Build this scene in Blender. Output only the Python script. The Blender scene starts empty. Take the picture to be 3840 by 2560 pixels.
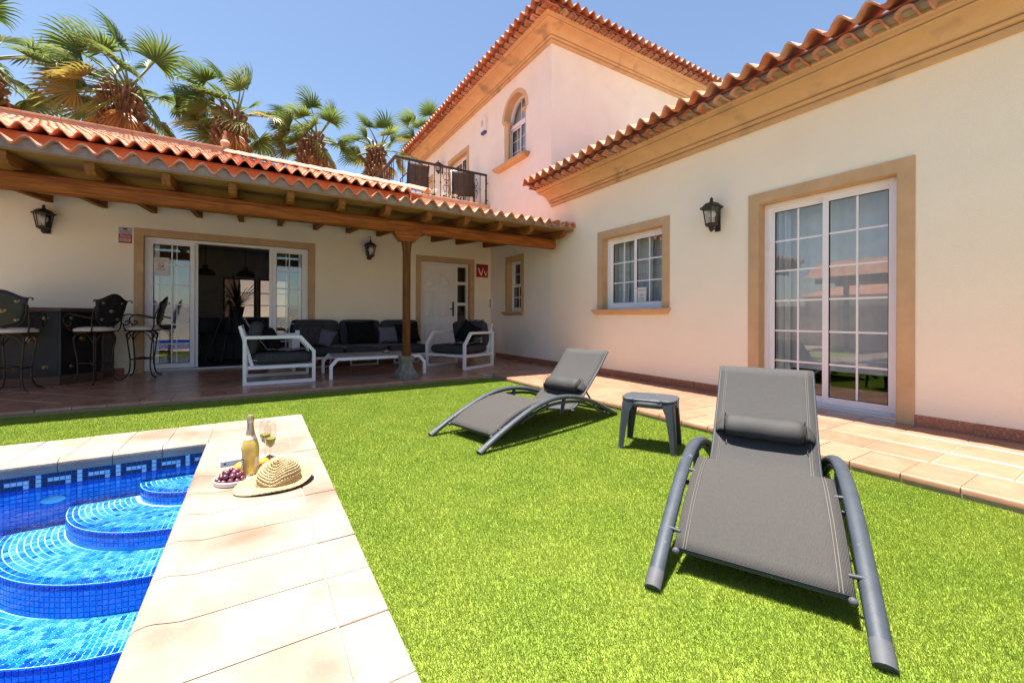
import bpy, bmesh, math, random
import numpy as np
from mathutils import Vector, Matrix
random.seed(7); rng = np.random.default_rng(7)
R = math.radians; pi = math.pi
SC = bpy.context.scene; COL = SC.collection

# ---------------------------------------------------------------- camera
YAW = R(31.56); ROLL = 0.003476; HC = 0.98
Fv = Vector((math.sin(YAW), math.cos(YAW), 0)); Rv = Vector((math.cos(YAW), -math.sin(YAW), 0)); Uv = Vector((0, 0, 1))
cr = Rv*math.cos(ROLL) + Uv*math.sin(ROLL); cu = -Rv*math.sin(ROLL) + Uv*math.cos(ROLL)
cam = bpy.data.cameras.new('camera'); camo = bpy.data.objects.new('camera', cam); COL.objects.link(camo)
mw = Matrix((cr, cu, -Fv)).transposed().to_4x4(); mw.translation = (0, 0, HC); camo.matrix_world = mw
cam.sensor_width = 36; cam.sensor_fit = 'HORIZONTAL'; cam.lens = 14.537; cam.shift_y = -0.02273
cam.clip_start = 0.05; cam.clip_end = 1000
SC.camera = camo
# ---------------------------------------------------------------- sky, sun, exposure
SUN = Vector((-0.125, 0.09, 1)).normalized()
w = bpy.data.worlds.new('World'); SC.world = w; w.use_nodes = True
nt = w.node_tree; nt.nodes.clear()
sky = nt.nodes.new('ShaderNodeTexSky'); sky.sky_type = 'NISHITA'; sky.sun_disc = False
sky.sun_elevation = math.asin(SUN.z); sky.sun_rotation = math.atan2(SUN.x, SUN.y)
sky.altitude = 0; sky.air_density = 1.0; sky.dust_density = 0.5; sky.ozone_density = 0.9
bg = nt.nodes.new('ShaderNodeBackground'); bg.inputs[1].default_value = 0.063
wo = nt.nodes.new('ShaderNodeOutputWorld'); nt.links.new(sky.outputs[0], bg.inputs[0]); nt.links.new(bg.outputs[0], wo.inputs[0])
sl = bpy.data.lights.new('sun', 'SUN'); sl.energy = 5.0; sl.angle = R(0.53); sl.color = (1, 0.94, 0.84)
so = bpy.data.objects.new('sun', sl); COL.objects.link(so); so.rotation_euler = SUN.to_track_quat('Z', 'Y').to_euler(); so.location = (0, 0, 20)
vs = SC.view_settings; vs.view_transform = 'Standard'; vs.look = 'None'; vs.exposure = 1.74; vs.gamma = 1; vs.use_curve_mapping = False
cy = SC.cycles; cy.max_bounces = 10; cy.transparent_max_bounces = 16; cy.diffuse_bounces = 8; cy.glossy_bounces = 4
cy.caustics_reflective = False; cy.caustics_refractive = False; cy.sample_clamp_indirect = 6

# ---------------------------------------------------------------- materials
MATS = {}
def lk(t, a, b): t.links.new(a, b)
def mat(name, col, rough=0.6, var=0.12, scale=6.0, bump=0.0, bscale=60.0, metal=0.0, spec=0.4, rnd=0.0, island=0.0, stain_or_light=None, coords='Object', sheen=0, coat=0, stretch=None, trans=0, emit=0, dirt=None):
    """col with two octaves of tonal variation, optional per-object/per-island variation, bump, and blotches for stains or painted sunlight"""
    if name in MATS: return MATS[name]
    m = bpy.data.materials.new(name); m.use_nodes = True; MATS[name] = m
    t = m.node_tree; b = t.nodes['Principled BSDF']; N = t.nodes.new
    b.inputs['Roughness'].default_value = rough; b.inputs['Metallic'].default_value = metal
    b.inputs['Specular IOR Level'].default_value = spec
    if coat: b.inputs['Coat Weight'].default_value = coat; b.inputs['Coat Roughness'].default_value = 0.1
    if sheen: b.inputs['Sheen Weight'].default_value = sheen
    if trans: b.inputs['Transmission Weight'].default_value = trans
    tc = N('ShaderNodeNewGeometry'); src = tc.outputs['Position']
    if stretch:
        mp = N('ShaderNodeMapping'); mp.inputs['Scale'].default_value = stretch; lk(t, src, mp.inputs[0]); src = mp.outputs[0]
    n1 = N('ShaderNodeTexNoise'); n1.inputs['Scale'].default_value = scale; n1.inputs['Detail'].default_value = 6; n1.inputs['Roughness'].default_value = 0.6
    lk(t, src, n1.inputs['Vector'])
    mr = N('ShaderNodeMapRange'); mr.inputs[1].default_value = 0.3; mr.inputs[2].default_value = 0.7
    mr.inputs[3].default_value = 1-var; mr.inputs[4].default_value = 1+var; lk(t, n1.outputs[0], mr.inputs[0])
    val = mr.outputs[0]
    def mul(a, bb):
        q = N('ShaderNodeMath'); q.operation = 'MULTIPLY'; lk(t, a, q.inputs[0]); lk(t, bb, q.inputs[1]); return q.outputs[0]
    def rr(sock, amt):
        q = N('ShaderNodeMapRange'); q.inputs[3].default_value = 1-amt; q.inputs[4].default_value = 1+amt; lk(t, sock, q.inputs[0]); return q.outputs[0]
    if rnd:
        oi = N('ShaderNodeObjectInfo'); val = mul(val, rr(oi.outputs['Random'], rnd))
    if island:
        g = N('ShaderNodeNewGeometry'); val = mul(val, rr(g.outputs['Random Per Island'], island))
    hsv = N('ShaderNodeHueSaturation'); hsv.inputs['Color'].default_value = (*col, 1); lk(t, val, hsv.inputs['Value'])
    out = hsv.outputs[0]
    if stain_or_light:   # (colour, scale, threshold, width)
        n2 = N('ShaderNodeTexNoise'); n2.inputs['Scale'].default_value = stain_or_light[1]; n2.inputs['Detail'].default_value = 5; lk(t, src, n2.inputs['Vector'])
        q = N('ShaderNodeMapRange'); q.inputs[1].default_value = stain_or_light[2]; q.inputs[2].default_value = stain_or_light[2]+stain_or_light[3]; lk(t, n2.outputs[0], q.inputs[0])
        mx = N('ShaderNodeMixRGB'); mx.inputs[2].default_value = (*stain_or_light[0], 1); lk(t, q.outputs[0], mx.inputs[0]); lk(t, out, mx.inputs[1]); out = mx.outputs[0]
    lk(t, out, b.inputs['Base Color'])
    if bump:
        nb = N('ShaderNodeTexNoise'); nb.inputs['Scale'].default_value = bscale; nb.inputs['Detail'].default_value = 4; lk(t, src, nb.inputs['Vector'])
        bp = N('ShaderNodeBump'); bp.inputs['Strength'].default_value = bump; bp.inputs['Distance'].default_value = 0.01
        lk(t, nb.outputs[0], bp.inputs['Height']); lk(t, bp.outputs[0], b.inputs['Normal'])
    return m
def glassmat(name, tint=(1, 1, 1), ior=1.9, rough=0.0, bump=None):
    """a thin pane: clear with Fresnel reflections"""
    if name in MATS: return MATS[name]
    m = bpy.data.materials.new(name); m.use_nodes = True; MATS[name] = m
    t = m.node_tree; t.nodes.clear(); N = t.nodes.new
    o = N('ShaderNodeOutputMaterial'); mx = N('ShaderNodeMixShader'); tr = N('ShaderNodeBsdfTransparent'); gl = N('ShaderNodeBsdfGlossy'); fr = N('ShaderNodeLayerWeight')
    tr.inputs[0].default_value = (*tint, 1); gl.inputs['Roughness'].default_value = rough; fr.inputs[0].default_value = 0.5
    f0 = ((ior-1)/(ior+1))**2; pw = N('ShaderNodeMath'); pw.operation = 'POWER'; pw.inputs[1].default_value = 5; lk(t, fr.outputs['Facing'], pw.inputs[0])
    ma = N('ShaderNodeMath'); ma.operation = 'MULTIPLY_ADD'; ma.inputs[1].default_value = 1-f0; ma.inputs[2].default_value = f0; lk(t, pw.outputs[0], ma.inputs[0])
    lk(t, ma.outputs[0], mx.inputs[0]); lk(t, tr.outputs[0], mx.inputs[1]); lk(t, gl.outputs[0], mx.inputs[2]); lk(t, mx.outputs[0], o.inputs[0])
    if bump:
        tc = N('ShaderNodeTexCoord'); n = N('ShaderNodeTexNoise'); n.inputs['Scale'].default_value = bump[0]; n.inputs['Detail'].default_value = 3
        bp = N('ShaderNodeBump'); bp.inputs['Strength'].default_value = bump[1]; bp.inputs['Distance'].default_value = 0.05
        lk(t, tc.outputs['Object'], n.inputs['Vector']); lk(t, n.outputs[0], bp.inputs['Height'])
        lk(t, bp.outputs[0], gl.inputs['Normal']); lk(t, bp.outputs[0], fr.inputs['Normal'])
    return m

# ---------------------------------------------------------------- mesh helpers
class MB:
    def __init__(s): s.v = []; s.f = []; s.m = []
    def add(s, vs, fs, m=0):
        o = len(s.v); s.v += [tuple(p) for p in vs]; s.f += [tuple(i+o for i in f) for f in fs]; s.m += [m]*len(fs); return s
    def box(s, c, d, rz=0, m=0, M=None):
        x, y, z = d[0]/2, d[1]/2, d[2]/2
        vs = [Vector((a*x, b*y, e*z)) for e in (-1, 1) for b in (-1, 1) for a in (-1, 1)]
        Q = M if M is not None else Matrix.Rotation(rz, 3, 'Z'); c = Vector(c)
        return s.add([Q @ v + c for v in vs], [(0, 2, 3, 1), (4, 5, 7, 6), (0, 1, 5, 4), (2, 6, 7, 3), (0, 4, 6, 2), (1, 3, 7, 5)], m)
    def bx(s, x0, x1, y0, y1, z0, z1, m=0): return s.box(((x0+x1)/2, (y0+y1)/2, (z0+z1)/2), (x1-x0, y1-y0, z1-z0), 0, m)
    def beam(s, a, b, wd, h, m=0, up=(0, 0, 1)):
        a = Vector(a); b = Vector(b); d = b-a; L = d.length; d.normalize(); up = Vector(up)
        if abs(d.dot(up)) > 0.99: up = Vector((0, 1, 0))
        sd = up.cross(d).normalized(); u2 = d.cross(sd)
        return s.box((a+b)/2, (L, wd, h), M=Matrix((d, sd, u2)).transposed(), m=m)
    def tube(s, pts, r, n=8, m=0, cap=True, flat=1.0):
        pts = [Vector(p) for p in pts]; k = len(pts); rs = r if hasattr(r, '__len__') else [r]*k
        vs = []; t0 = (pts[1]-pts[0]).normalized(); up = Vector((0, 0, 1)) if abs(t0.z) < 0.9 else Vector((1, 0, 0))
        nrm = (up - t0*up.dot(t0)).normalized()
        for i, p in enumerate(pts):
            t = (pts[min(i+1, k-1)]-pts[max(i-1, 0)]).normalized()
            nrm = nrm - t*nrm.dot(t)
            nrm = nrm.normalized() if nrm.length > 1e-6 else t.orthogonal().normalized()
            bn = t.cross(nrm)
            for j in range(n):
                a = 2*pi*j/n; vs.append(p + nrm*(rs[i]*math.cos(a)*flat) + bn*(rs[i]*math.sin(a)))
        fs = [(i*n+j, i*n+(j+1) % n, (i+1)*n+(j+1) % n, (i+1)*n+j) for i in range(k-1) for j in range(n)]
        if cap: fs += [tuple(range(n))[::-1], tuple((k-1)*n+j for j in range(n))]
        return s.add(vs, fs, m)
    def lathe(s, prof, n=20, c=(0, 0, 0), m=0, M=None, cap=True):
        c = Vector(c); vs = []
        for (r, z) in prof:
            for j in range(n):
                a = 2*pi*j/n; v = Vector((r*math.cos(a), r*math.sin(a), z)); vs.append((M @ v if M is not None else v)+c)
        k = len(prof)
        fs = [(i*n+j, i*n+(j+1) % n, (i+1)*n+(j+1) % n, (i+1)*n+j) for i in range(k-1) for j in range(n)]
        if cap: fs += [tuple(range(n))[::-1], tuple((k-1)*n+j for j in range(n))]
        return s.add(vs, fs, m)
    def prism(s, poly, h0, h1, fn, m=0):
        """poly of (a,b); fn(a,b,h) -> xyz"""
        k = len(poly); vs = [fn(a, b, h0) for a, b in poly]+[fn(a, b, h1) for a, b in poly]
        fs = [tuple(range(k))[::-1], tuple(range(k, 2*k))]+[(i, (i+1) % k, k+(i+1) % k, k+i) for i in range(k)]
        return s.add(vs, fs, m)
    def grid(s, fn, nu, nv, m=0, cu=False, cv=False):
        vs = [fn(i/(nu if cu else nu-1), j/(nv if cv else nv-1)) for i in range(nu) for j in range(nv)]
        fs = [(i*nv+j, ((i+1) % nu)*nv+j, ((i+1) % nu)*nv+(j+1) % nv, i*nv+(j+1) % nv) for i in range(nu if cu else nu-1) for j in range(nv if cv else nv-1)]
        return s.add(vs, fs, m)
    def ell(s, c, r, nu=12, nv=8, m=0, M=None):
        c = Vector(c)
        def fn(u, v):
            a = 2*pi*u; b = pi*(v*0.98+0.01); p = Vector((r[0]*math.cos(a)*math.sin(b), r[1]*math.sin(a)*math.sin(b), -r[2]*math.cos(b)))
            return (M @ p if M is not None else p)+c
        return s.grid(fn, nu, nv, m, cu=True)
    def mesh(s, name, mats, smooth=None, fix=True):
        me = bpy.data.meshes.new(name); me.from_pydata(s.v, [], s.f)
        for q in (mats if isinstance(mats, (list, tuple)) else [mats]): me.materials.append(q)
        if any(s.m): me.polygons.foreach_set('material_index', s.m)
        if fix:
            bm = bmesh.new(); bm.from_mesh(me); bmesh.ops.recalc_face_normals(bm, faces=bm.faces); bm.to_mesh(me); bm.free()
        if smooth:
            me.polygons.foreach_set('use_smooth', [True]*len(me.polygons)); me.set_sharp_from_angle(angle=R(smooth))
        me.update(); return me
    def build(s, name, mats, parent=None, loc=None, rz=None, smooth=None, bev=0, fix=True):
        return link(name, s.mesh(name, mats, smooth, fix), parent, loc, rz, bev)
def link(name, data, parent=None, loc=None, rz=None, bev=0):
    o = bpy.data.objects.new(name, data); COL.objects.link(o)
    if parent is not None: o.parent = parent
    if loc is not None: o.location = loc
    if rz is not None: o.rotation_euler = (0, 0, rz)
    if bev:
        md = o.modifiers.new('edge', 'BEVEL'); md.width = bev; md.segments = 2; md.limit_method = 'ANGLE'; md.angle_limit = R(40)
    return o
def tag(o, label=None, cat=None, group=None, kind=None):
    for k, v in (('label', label), ('category', cat), ('group', group), ('kind', kind)):
        if v: o[k] = v
    return o
def thing(name, label, cat, loc=(0, 0, 0), rz=0, group=None):
    o = link(name, None, None, loc, rz); o.empty_display_size = 0.1; return tag(o, label, cat, group)
def group_part(name, parent, loc=(0, 0, 0), rz=0):
    o = link(name, None, parent, loc, rz); o.empty_display_size = 0.1; return o
def copy_tree(o, parent=None):
    c = o.copy(); COL.objects.link(c); c.parent = parent
    for ch in list(o.children): copy_tree(ch, c)
    return c
def text(name, s, size, material, parent, loc, rot, align='CENTER', shear=0, ext=0.0005):
    cv = bpy.data.curves.new(name, 'FONT'); cv.body = s; cv.size = size; cv.align_x = align; cv.align_y = 'CENTER'; cv.extrude = ext; cv.shear = shear
    cv.materials.append(material); o = bpy.data.objects.new(name, cv); COL.objects.link(o)
    me = bpy.data.meshes.new_from_object(o.evaluated_get(bpy.context.evaluated_depsgraph_get())); bpy.data.objects.remove(o)
    if not me.materials: me.materials.append(material)
    o = link(name, me, parent, loc); o.rotation_euler = rot; return o
def arc(n, a0, a1): return [a0+(a1-a0)*i/(n-1) for i in range(n)]
def smoothline(pts, n):
    """Catmull-Rom through 2-D or 3-D points"""
    P = [Vector(p) for p in pts]; P = [P[0]*2-P[1]]+P+[P[-1]*2-P[-2]]; out = []
    for i in range(n):
        t = i/(n-1)*(len(P)-3); k = min(int(t), len(P)-4); t -= k; a, b, c, d = P[k:k+4]
        out.append(0.5*((2*b)+(c-a)*t+(2*a-5*b+4*c-d)*t*t+(3*b-a-3*c+d)*t**3))
    return out
# ---------------------------------------------------------------- palette
STUCCO = mat('stucco', (0.89, 0.81, 0.65), 0.9, 0.025, 1.4, 0.4, 160, stain_or_light=((0.85, 0.75, 0.58), 1.1, 0.62, 0.25))
STUCCO_UP = mat('stucco_upper', (0.82, 0.775, 0.69), 0.9, 0.04, 2.2, 0.25, 180, stain_or_light=((0.72, 0.64, 0.545), 1.6, 0.60, 0.25))
OCHRE = mat('ochre_trim', (0.55, 0.365, 0.20), 0.85, 0.10, 5, 0.3, 160, stain_or_light=((0.62, 0.44, 0.25), 2.3, 0.66, 0.06))
CORN = mat('ochre_cornice', (0.58, 0.38, 0.20), 0.85, 0.08, 4, 0.3, 120, stain_or_light=((0.34, 0.24, 0.15), 2.4, 0.60, 0.12))
TERRA = mat('roof_terracotta', (0.47, 0.16, 0.075), 0.78, 0.2, 9, 0.2, 80, rnd=0.28, island=0.12, stain_or_light=((0.56, 0.33, 0.235), 4.5, 0.44, 0.22))  # pale pink blotches put the sunlit look of the tile tops into the colour
TERRA_IN = mat('terracotta_mortar', (0.36, 0.125, 0.055), 0.85, 0.2, 6, 0.3, 60)
MORTAR = mat('grey_mortar', (0.30, 0.25, 0.19), 0.95, 0.2, 9, 0.6, 50)
CAPT = mat('cap_tile', (0.52, 0.29, 0.19), 0.7, 0.12, 6, 0.15, 60, rnd=0.12)
FLOORT = mat('patio_terracotta', (0.34, 0.178, 0.112), 0.26, 0.14, 7, 0.06, 30, rnd=0.16, spec=0.5, stain_or_light=((0.38, 0.215, 0.145), 9, 0.52, 0.25))
GROUT = mat('patio_grout', (0.40, 0.31, 0.23), 0.95, 0.15, 20)
SKIRT = mat('skirting_terracotta', (0.33, 0.13, 0.075), 0.5, 0.2, 30, 0.1, 80, rnd=0.15, stain_or_light=((0.48, 0.27, 0.18), 60, 0.55, 0.12))
STONE = mat('coping_stone', (0.272, 0.216, 0.176), 0.75, 0.10, 4, 0.35, 90, rnd=0.05, stain_or_light=((0.165, 0.110, 0.076), 2.4, 0.47, 0.22))
WOOD = mat('beam_wood', (0.24, 0.075, 0.016), 0.6, 0.55, 4, 0.25, 25, spec=0.08, stretch=(0.6, 9, 9))
WOODY = mat('rafter_wood', (0.22, 0.090, 0.024), 0.7, 0.35, 4, 0.2, 25, spec=0.08, stretch=(9, 0.6, 9))
BOARD = mat('soffit_board', (0.27, 0.145, 0.050), 0.75, 0.2, 4, 0.15, 25, spec=0.08, stretch=(1.2, 7, 9))
POSTW = mat('post_wood', (0.12, 0.048, 0.014), 0.6, 0.5, 3, 0.3, 25, spec=0.1, stretch=(12, 12, 0.8))
WHITEM = mat('white_aluminium', (0.80, 0.80, 0.82), 0.35, 0.03, 8, spec=0.5)
DOORW = mat('white_door', (0.78, 0.76, 0.73), 0.4, 0.03, 8, spec=0.5)
RUBBER = mat('black_gasket', (0.012, 0.012, 0.014), 0.6)
GLASS = glassmat('window_glass', (0.86, 0.92, 0.92), 2.15)
ROOMW = mat('room_wall', (0.55, 0.50, 0.44), 0.9, 0.05, 3)
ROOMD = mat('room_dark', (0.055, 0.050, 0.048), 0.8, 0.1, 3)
CURT = mat('sheer_curtain', (0.64, 0.66, 0.67), 0.9, 0.06, 10, trans=0)
BLACKM = mat('black_metal', (0.018, 0.017, 0.018), 0.45, 0.2, 20, spec=0.4)
WHITEP = mat('white_plaster', (0.74, 0.70, 0.64), 0.9, 0.05, 2, 0.2, 120)

# ---------------------------------------------------------------- the house shell
PZ = 0.06           # patio level above the lawn
XW = 4.88           # plane of the right-hand wing's wall
YB = 8.96           # plane of the wall under the porch
house = thing('house', 'cream two-storey villa with ochre trim, cornices and terracotta tiled roofs', 'house')

def wall_holes(name, axis, p, th, u0, u1, z0, z1, holes, m, parent, back=True):
    """wall in plane axis=p, thickness th behind it, rectangular holes (ua,ub,za,zb) with reveals"""
    us = sorted({u0, u1, *[h[0] for h in holes], *[h[1] for h in holes]}); zs = sorted({z0, z1, *[h[2] for h in holes], *[h[3] for h in holes]})
    q = MB(); P = (lambda d, u, z: (p+d, u, z)) if axis == 'x' else (lambda d, u, z: (u, p+d, z))
    def inside(u, z): return any(h[0] < u < h[1] and h[2] < z < h[3] for h in holes)
    for a, b in zip(us, us[1:]):
        for c, d in zip(zs, zs[1:]):
            if not inside((a+b)/2, (c+d)/2):
                for dd in ((0, th) if back else (0,)): q.add([P(dd, a, c), P(dd, b, c), P(dd, b, d), P(dd, a, d)], [(0, 1, 2, 3)])
    for a, b, c, d in holes+[(u0, u1, z0, z1)]:
        for (ua, za), (ub, zb) in zip(((a, c), (b, c), (b, d), (a, d)), ((b, c), (b, d), (a, d), (a, c))):
            q.add([P(0, ua, za), P(0, ub, zb), P(th, ub, zb), P(th, ua, za)], [(0, 1, 2, 3)])
    bm_me = q.mesh(name, m, fix=False)
    bm = bmesh.new(); bm.from_mesh(bm_me); bmesh.ops.remove_doubles(bm, verts=bm.verts, dist=1e-4); bmesh.ops.recalc_face_normals(bm, faces=bm.faces); bm.to_mesh(bm_me); bm.free()
    return link(name, bm_me, parent)

# openings
DR = (1.35, 2.55, PZ, 2.295)        # sliding door of the wing (y0,y1,z0,z1)
WR = (3.87, 5.07, 1.13, 2.305)      # window
WS = (7.55, 8.13, 1.13, 2.28)       # narrow window under the porch
AR = (7.40, 8.32, 4.50, 5.98)       # arched window (bounding box)
BD = (10.33, 11.54, 3.80, 5.57)     # balcony door
BD2 = (13.02, 13.62, 3.80, 5.57)    # second balcony door
SL = (-1.61, 0.84, PZ, 2.315)       # porch sliding door (x0,x1,z0,z1)
FD = (3.10, 4.32, PZ, 2.27)         # front door
wall_holes('wall', 'x', XW, 0.25, -4.0, 6.5, -0.02, 3.45, [DR, WR], STUCCO, house)
wall_holes('wall', 'x', XW, 0.25, 6.5, 14.0, -0.02, 6.62, [WS, AR, BD, BD2], STUCCO_UP, house)
wall_holes('wall', 'y', 6.5, 0.25, XW+0.25, 11.0, 3.2, 6.62, [], STUCCO_UP, house)
wall_holes('wall', 'y', YB, 0.25, -6.5, XW, -0.02, 3.05, [SL, FD], STUCCO, house)
wall_holes('wall', 'y', 9.05, 0.2, 2.62, XW, 3.05, 3.70, [], STUCCO_UP, house)
wall_holes('wall', 'y', 8.22, 0.2, -6.5, 2.62, 2.70, 3.47, [], TERRA_IN, house)
# spandrels of the arched opening
ayc, ar, asp = 7.86, 0.46, 5.52
for sgn in (-1, 1):
    pts = [(ayc+sgn*ar, asp+ar)]+[(ayc+sgn*ar*math.cos(a), asp+ar*math.sin(a)) for a in arc(14, 0, pi/2)]
    q = MB().prism(pts, XW, XW+0.25, lambda a, b, h: (h, a, b)); q.build('arch_spandrel', STUCCO_UP, house)

def trims(axis, p, hole, wd, name='trim', floor=True, out=0.012, extra=None):
    """flat painted surround, three or four butted strips"""
    a, b, c, d = hole; P = (lambda u0, u1, z0, z1, q: q.bx(p-out, p+0.001, u0, u1, z0, z1)) if axis == 'x' else (lambda u0, u1, z0, z1, q: q.bx(u0, u1, p-out, p+0.001, z0, z1))
    q = MB(); P(a-wd, a, c, d, q); P(b, b+wd, c, d, q); P(a-wd, b+wd, d, d+wd, q)
    # painted reveals, a skin 2 mm proud of the wall
    t = 0.11
    if axis == 'x':
        q.bx(p-out, p+t, a-0.001, a+0.004, c, d-0.004); q.bx(p-out, p+t, b-0.004, b+0.001, c, d-0.004); q.bx(p-out, p+t, a-0.001, b+0.001, d-0.004, d+0.001)
    else:
        q.bx(a-0.001, a+0.004, p-out, p+t, c, d-0.004); q.bx(b-0.004, b+0.001, p-out, p+t, c, d-0.004); q.bx(a-0.001, b+0.001, p-out, p+t, d-0.004, d+0.001)
    return q.build(name, OCHRE, house)
trims('x', XW, DR, 0.118); trims('x', XW, WR, 0.115); trims('x', XW, WS, 0.10); trims('x', XW, BD, 0.12); trims('x', XW, BD2, 0.12)
trims('y', YB, SL, 0.115); trims('y', YB, FD, 0.112)
def sill(y0, y1, z, dep=0.09, m=OCHRE):
    pr = [(0, 0), (-dep, 0), (-dep, -0.03), (-dep+0.02, -0.038), (-dep+0.045, -0.075), (0, -0.085)]
    q = MB(); k = len(pr)
    ends = []
    for y, s in ((y0, 1), (y1, -1)):   # mitred returns
        ends.append([(XW+a, y + s*((dep+a)*0.6 if a > -dep+0.001 and b < -0.031 else 0), z+b) for a, b in pr])
    q.add(ends[0]+ends[1], [tuple(range(k)), tuple(range(k, 2*k))[::-1]]+[(i, (i+1) % k, k+(i+1) % k, k+i) for i in range(k)])
    q.bx(XW, XW+0.12, y0+0.13, y1-0.13, z-0.03, z+0.004)
    return q.build('window_sill', m, house)
sill(3.73, 5.25, 1.126); sill(7.42, 8.30, 1.126); sill(7.22, 8.62, 4.49, 0.16, CORN)
# arch surround, capitals and slim columns
q = MB(); n = 20
for (r0, r1, x0, x1) in ((ar, ar+0.09, XW-0.012, XW+0.001), (ar-0.004, ar+0.001, XW-0.012, XW+0.16)):
    vs = []
    for a in arc(n, 0, pi):
        for (x, r) in ((x0, r0), (x0, r1), (x1, r1), (x1, r0)): vs.append((x, ayc+r*math.cos(a), asp+r*math.sin(a)))
    fs = [(i*4+j, i*4+(j+1) % 4, (i+1)*4+(j+1) % 4, (i+1)*4+j) for i in range(n-1) for j in range(4)]+[(0, 1, 2, 3), tuple((n-1)*4+j for j in range(4))]
    q.add(vs, fs)
q.build('arch_surround', mat('pale_ochre', (0.62, 0.42, 0.24), 0.85, 0.08, 5, 0.2, 120), house, smooth=40)
PALE = MATS['pale_ochre']
for y in (ayc-ar+0.05, ayc+ar-0.05):
    q = MB().lathe([(0.055, 4.5), (0.06, 4.53), (0.048, 4.56), (0.046, 5.36), (0.052, 5.38), (0.046, 5.40), (0.07, 5.46)], 16, (XW+0.07, y, 0)); q.bx(XW-0.02, XW+0.16, y-0.075, y+0.075, 5.46, 5.52); q.build('column', PALE, house, smooth=40)

# ---------------------------------------------------------------- windows and doors
def sash(parent, P, u0, u1, z0, z1, d, cols, rows, fw=0.055, th=0.04, bar=0.018):
    """framed pane with glazing bars; P(u,z,d) -> box builder"""
    q = MB(); P(q, u0, u0+fw, z0, z1, d, d+th); P(q, u1-fw, u1, z0, z1, d, d+th); P(q, u0+fw, u1-fw, z0, z0+fw*1.25, d, d+th); P(q, u0+fw, u1-fw, z1-fw, z1, d, d+th)
    q.build('sash_frame', WHITEM, parent, bev=0.003)
    g = MB(); a, b, c, e = u0+fw, u1-fw, z0+fw*1.25, z1-fw
    for s in ((a, a+0.006, c, e), (b-0.006, b, c, e), (a+0.006, b-0.006, c, c+0.006), (a+0.006, b-0.006, e-0.006, e)): P(g, *s, d+0.006, d+th-0.006)
    g.build('gasket', RUBBER, parent)
    g = MB(); P(g, a+0.004, b-0.004, c+0.004, e-0.004, d+0.016, d+0.016); g.f = g.f[4:5] if P is not PY else g.f[2:3]; g.m = [0]; g.build('pane', GLASS, parent, fix=False)
    for i in range(1, cols):
        u = a+(b-a)*i/cols; g = MB(); P(g, u-bar/2, u+bar/2, c+0.006, e-0.006, d+0.006, d+0.0145); g.build('glazing_bar', WHITEM, parent)
    for j in range(1, rows):
        z = c+(e-c)*j/rows; g = MB(); P(g, a+0.006, b-0.006, z-bar/2, z+bar/2, d+0.0065, d+0.0142); g.build('glazing_bar', WHITEM, parent)
def frame(parent, P, u0, u1, z0, z1, d, fw=0.045, th=0.07, bottom=0.035):
    q = MB(); P(q, u0, u0+fw, z0, z1, d, d+th); P(q, u1-fw, u1, z0, z1, d, d+th); P(q, u0+fw, u1-fw, z1-fw, z1, d, d+th); P(q, u0+fw, u1-fw, z0, z0+bottom, d, d+th)
    return q.build('frame', WHITEM, parent, bev=0.003)
PX = lambda q, u0, u1, z0, z1, d0, d1: q.bx(XW+d0, XW+d1, u0, u1, z0, z1)
PY = lambda q, u0, u1, z0, z1, d0, d1: q.bx(u0, u1, YB+d0, YB+d1, z0, z1)
g = group_part('sliding_door', house)
frame(g, PX, 1.352, 2.548, PZ+0.012, 2.29, 0.11)
sash(g, PX, 1.39, 1.975, PZ+0.05, 2.25, 0.115, 2, 6, 0.055, 0.03); sash(g, PX, 1.925, 2.51, PZ+0.05, 2.25, 0.148, 2, 6, 0.055, 0.03)
q = MB().bx(XW+0.02, XW+0.108, 1.352, 2.548, PZ+0.004, PZ+0.022); q.bx(XW+0.02, XW+0.03, 1.352, 2.548, PZ+0.022, PZ+0.032); q.build('track', mat('aluminium', (0.62, 0.63, 0.66), 0.3, 0.05, 20, metal=0.8), g)
g = group_part('window', house)
frame(g, PX, 3.872, 5.068, 1.132, 2.30, 0.11)
sash(g, PX, 3.91, 4.50, 1.17, 2.26, 0.115, 2, 3, 0.055, 0.03); sash(g, PX, 4.45, 5.03, 1.17, 2.26, 0.148, 2, 3, 0.055, 0.03)
g = group_part('window', house)
frame(g, PX, 7.552, 8.128, 1.132, 2.276, 0.11); sash(g, PX, 7.59, 8.09, 1.165, 1.72, 0.12, 2, 2, 0.045, 0.03); sash(g, PX, 7.59, 8.09, 1.70, 2.24, 0.15, 2, 2, 0.045, 0.03)
for hole in (BD, BD2):
    g = group_part('balcony_door', house); frame(g, PX, hole[0]+0.002, hole[1]-0.002, hole[2]+0.002, hole[3]-0.004, 0.13)
    mid = (hole[0]+hole[1])/2; sash(g, PX, hole[0]+0.04, mid+0.03, hole[2]+0.04, hole[3]-0.04, 0.135, 2, 5, 0.05, 0.03); sash(g, PX, mid-0.03, hole[1]-0.04, hole[2]+0.04, hole[3]-0.04, 0.168, 2, 5, 0.05, 0.03)
g = group_part('arched_window', house)
PA = lambda q, u0, u1, z0, z1, d0, d1: q.bx(XW+d0, XW+d1, u0, u1, z0, z1)
sash(g, PA, 7.42, 7.88, 4.52, 5.36, 0.165, 2, 3, 0.04, 0.03, 0.014); sash(g, PA, 7.84, 8.30, 4.52, 5.36, 0.195, 2, 3, 0.04, 0.03, 0.014)
q = MB().bx(XW+0.16, XW+0.23, 7.40, 8.32, 5.36, 5.44)
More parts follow.
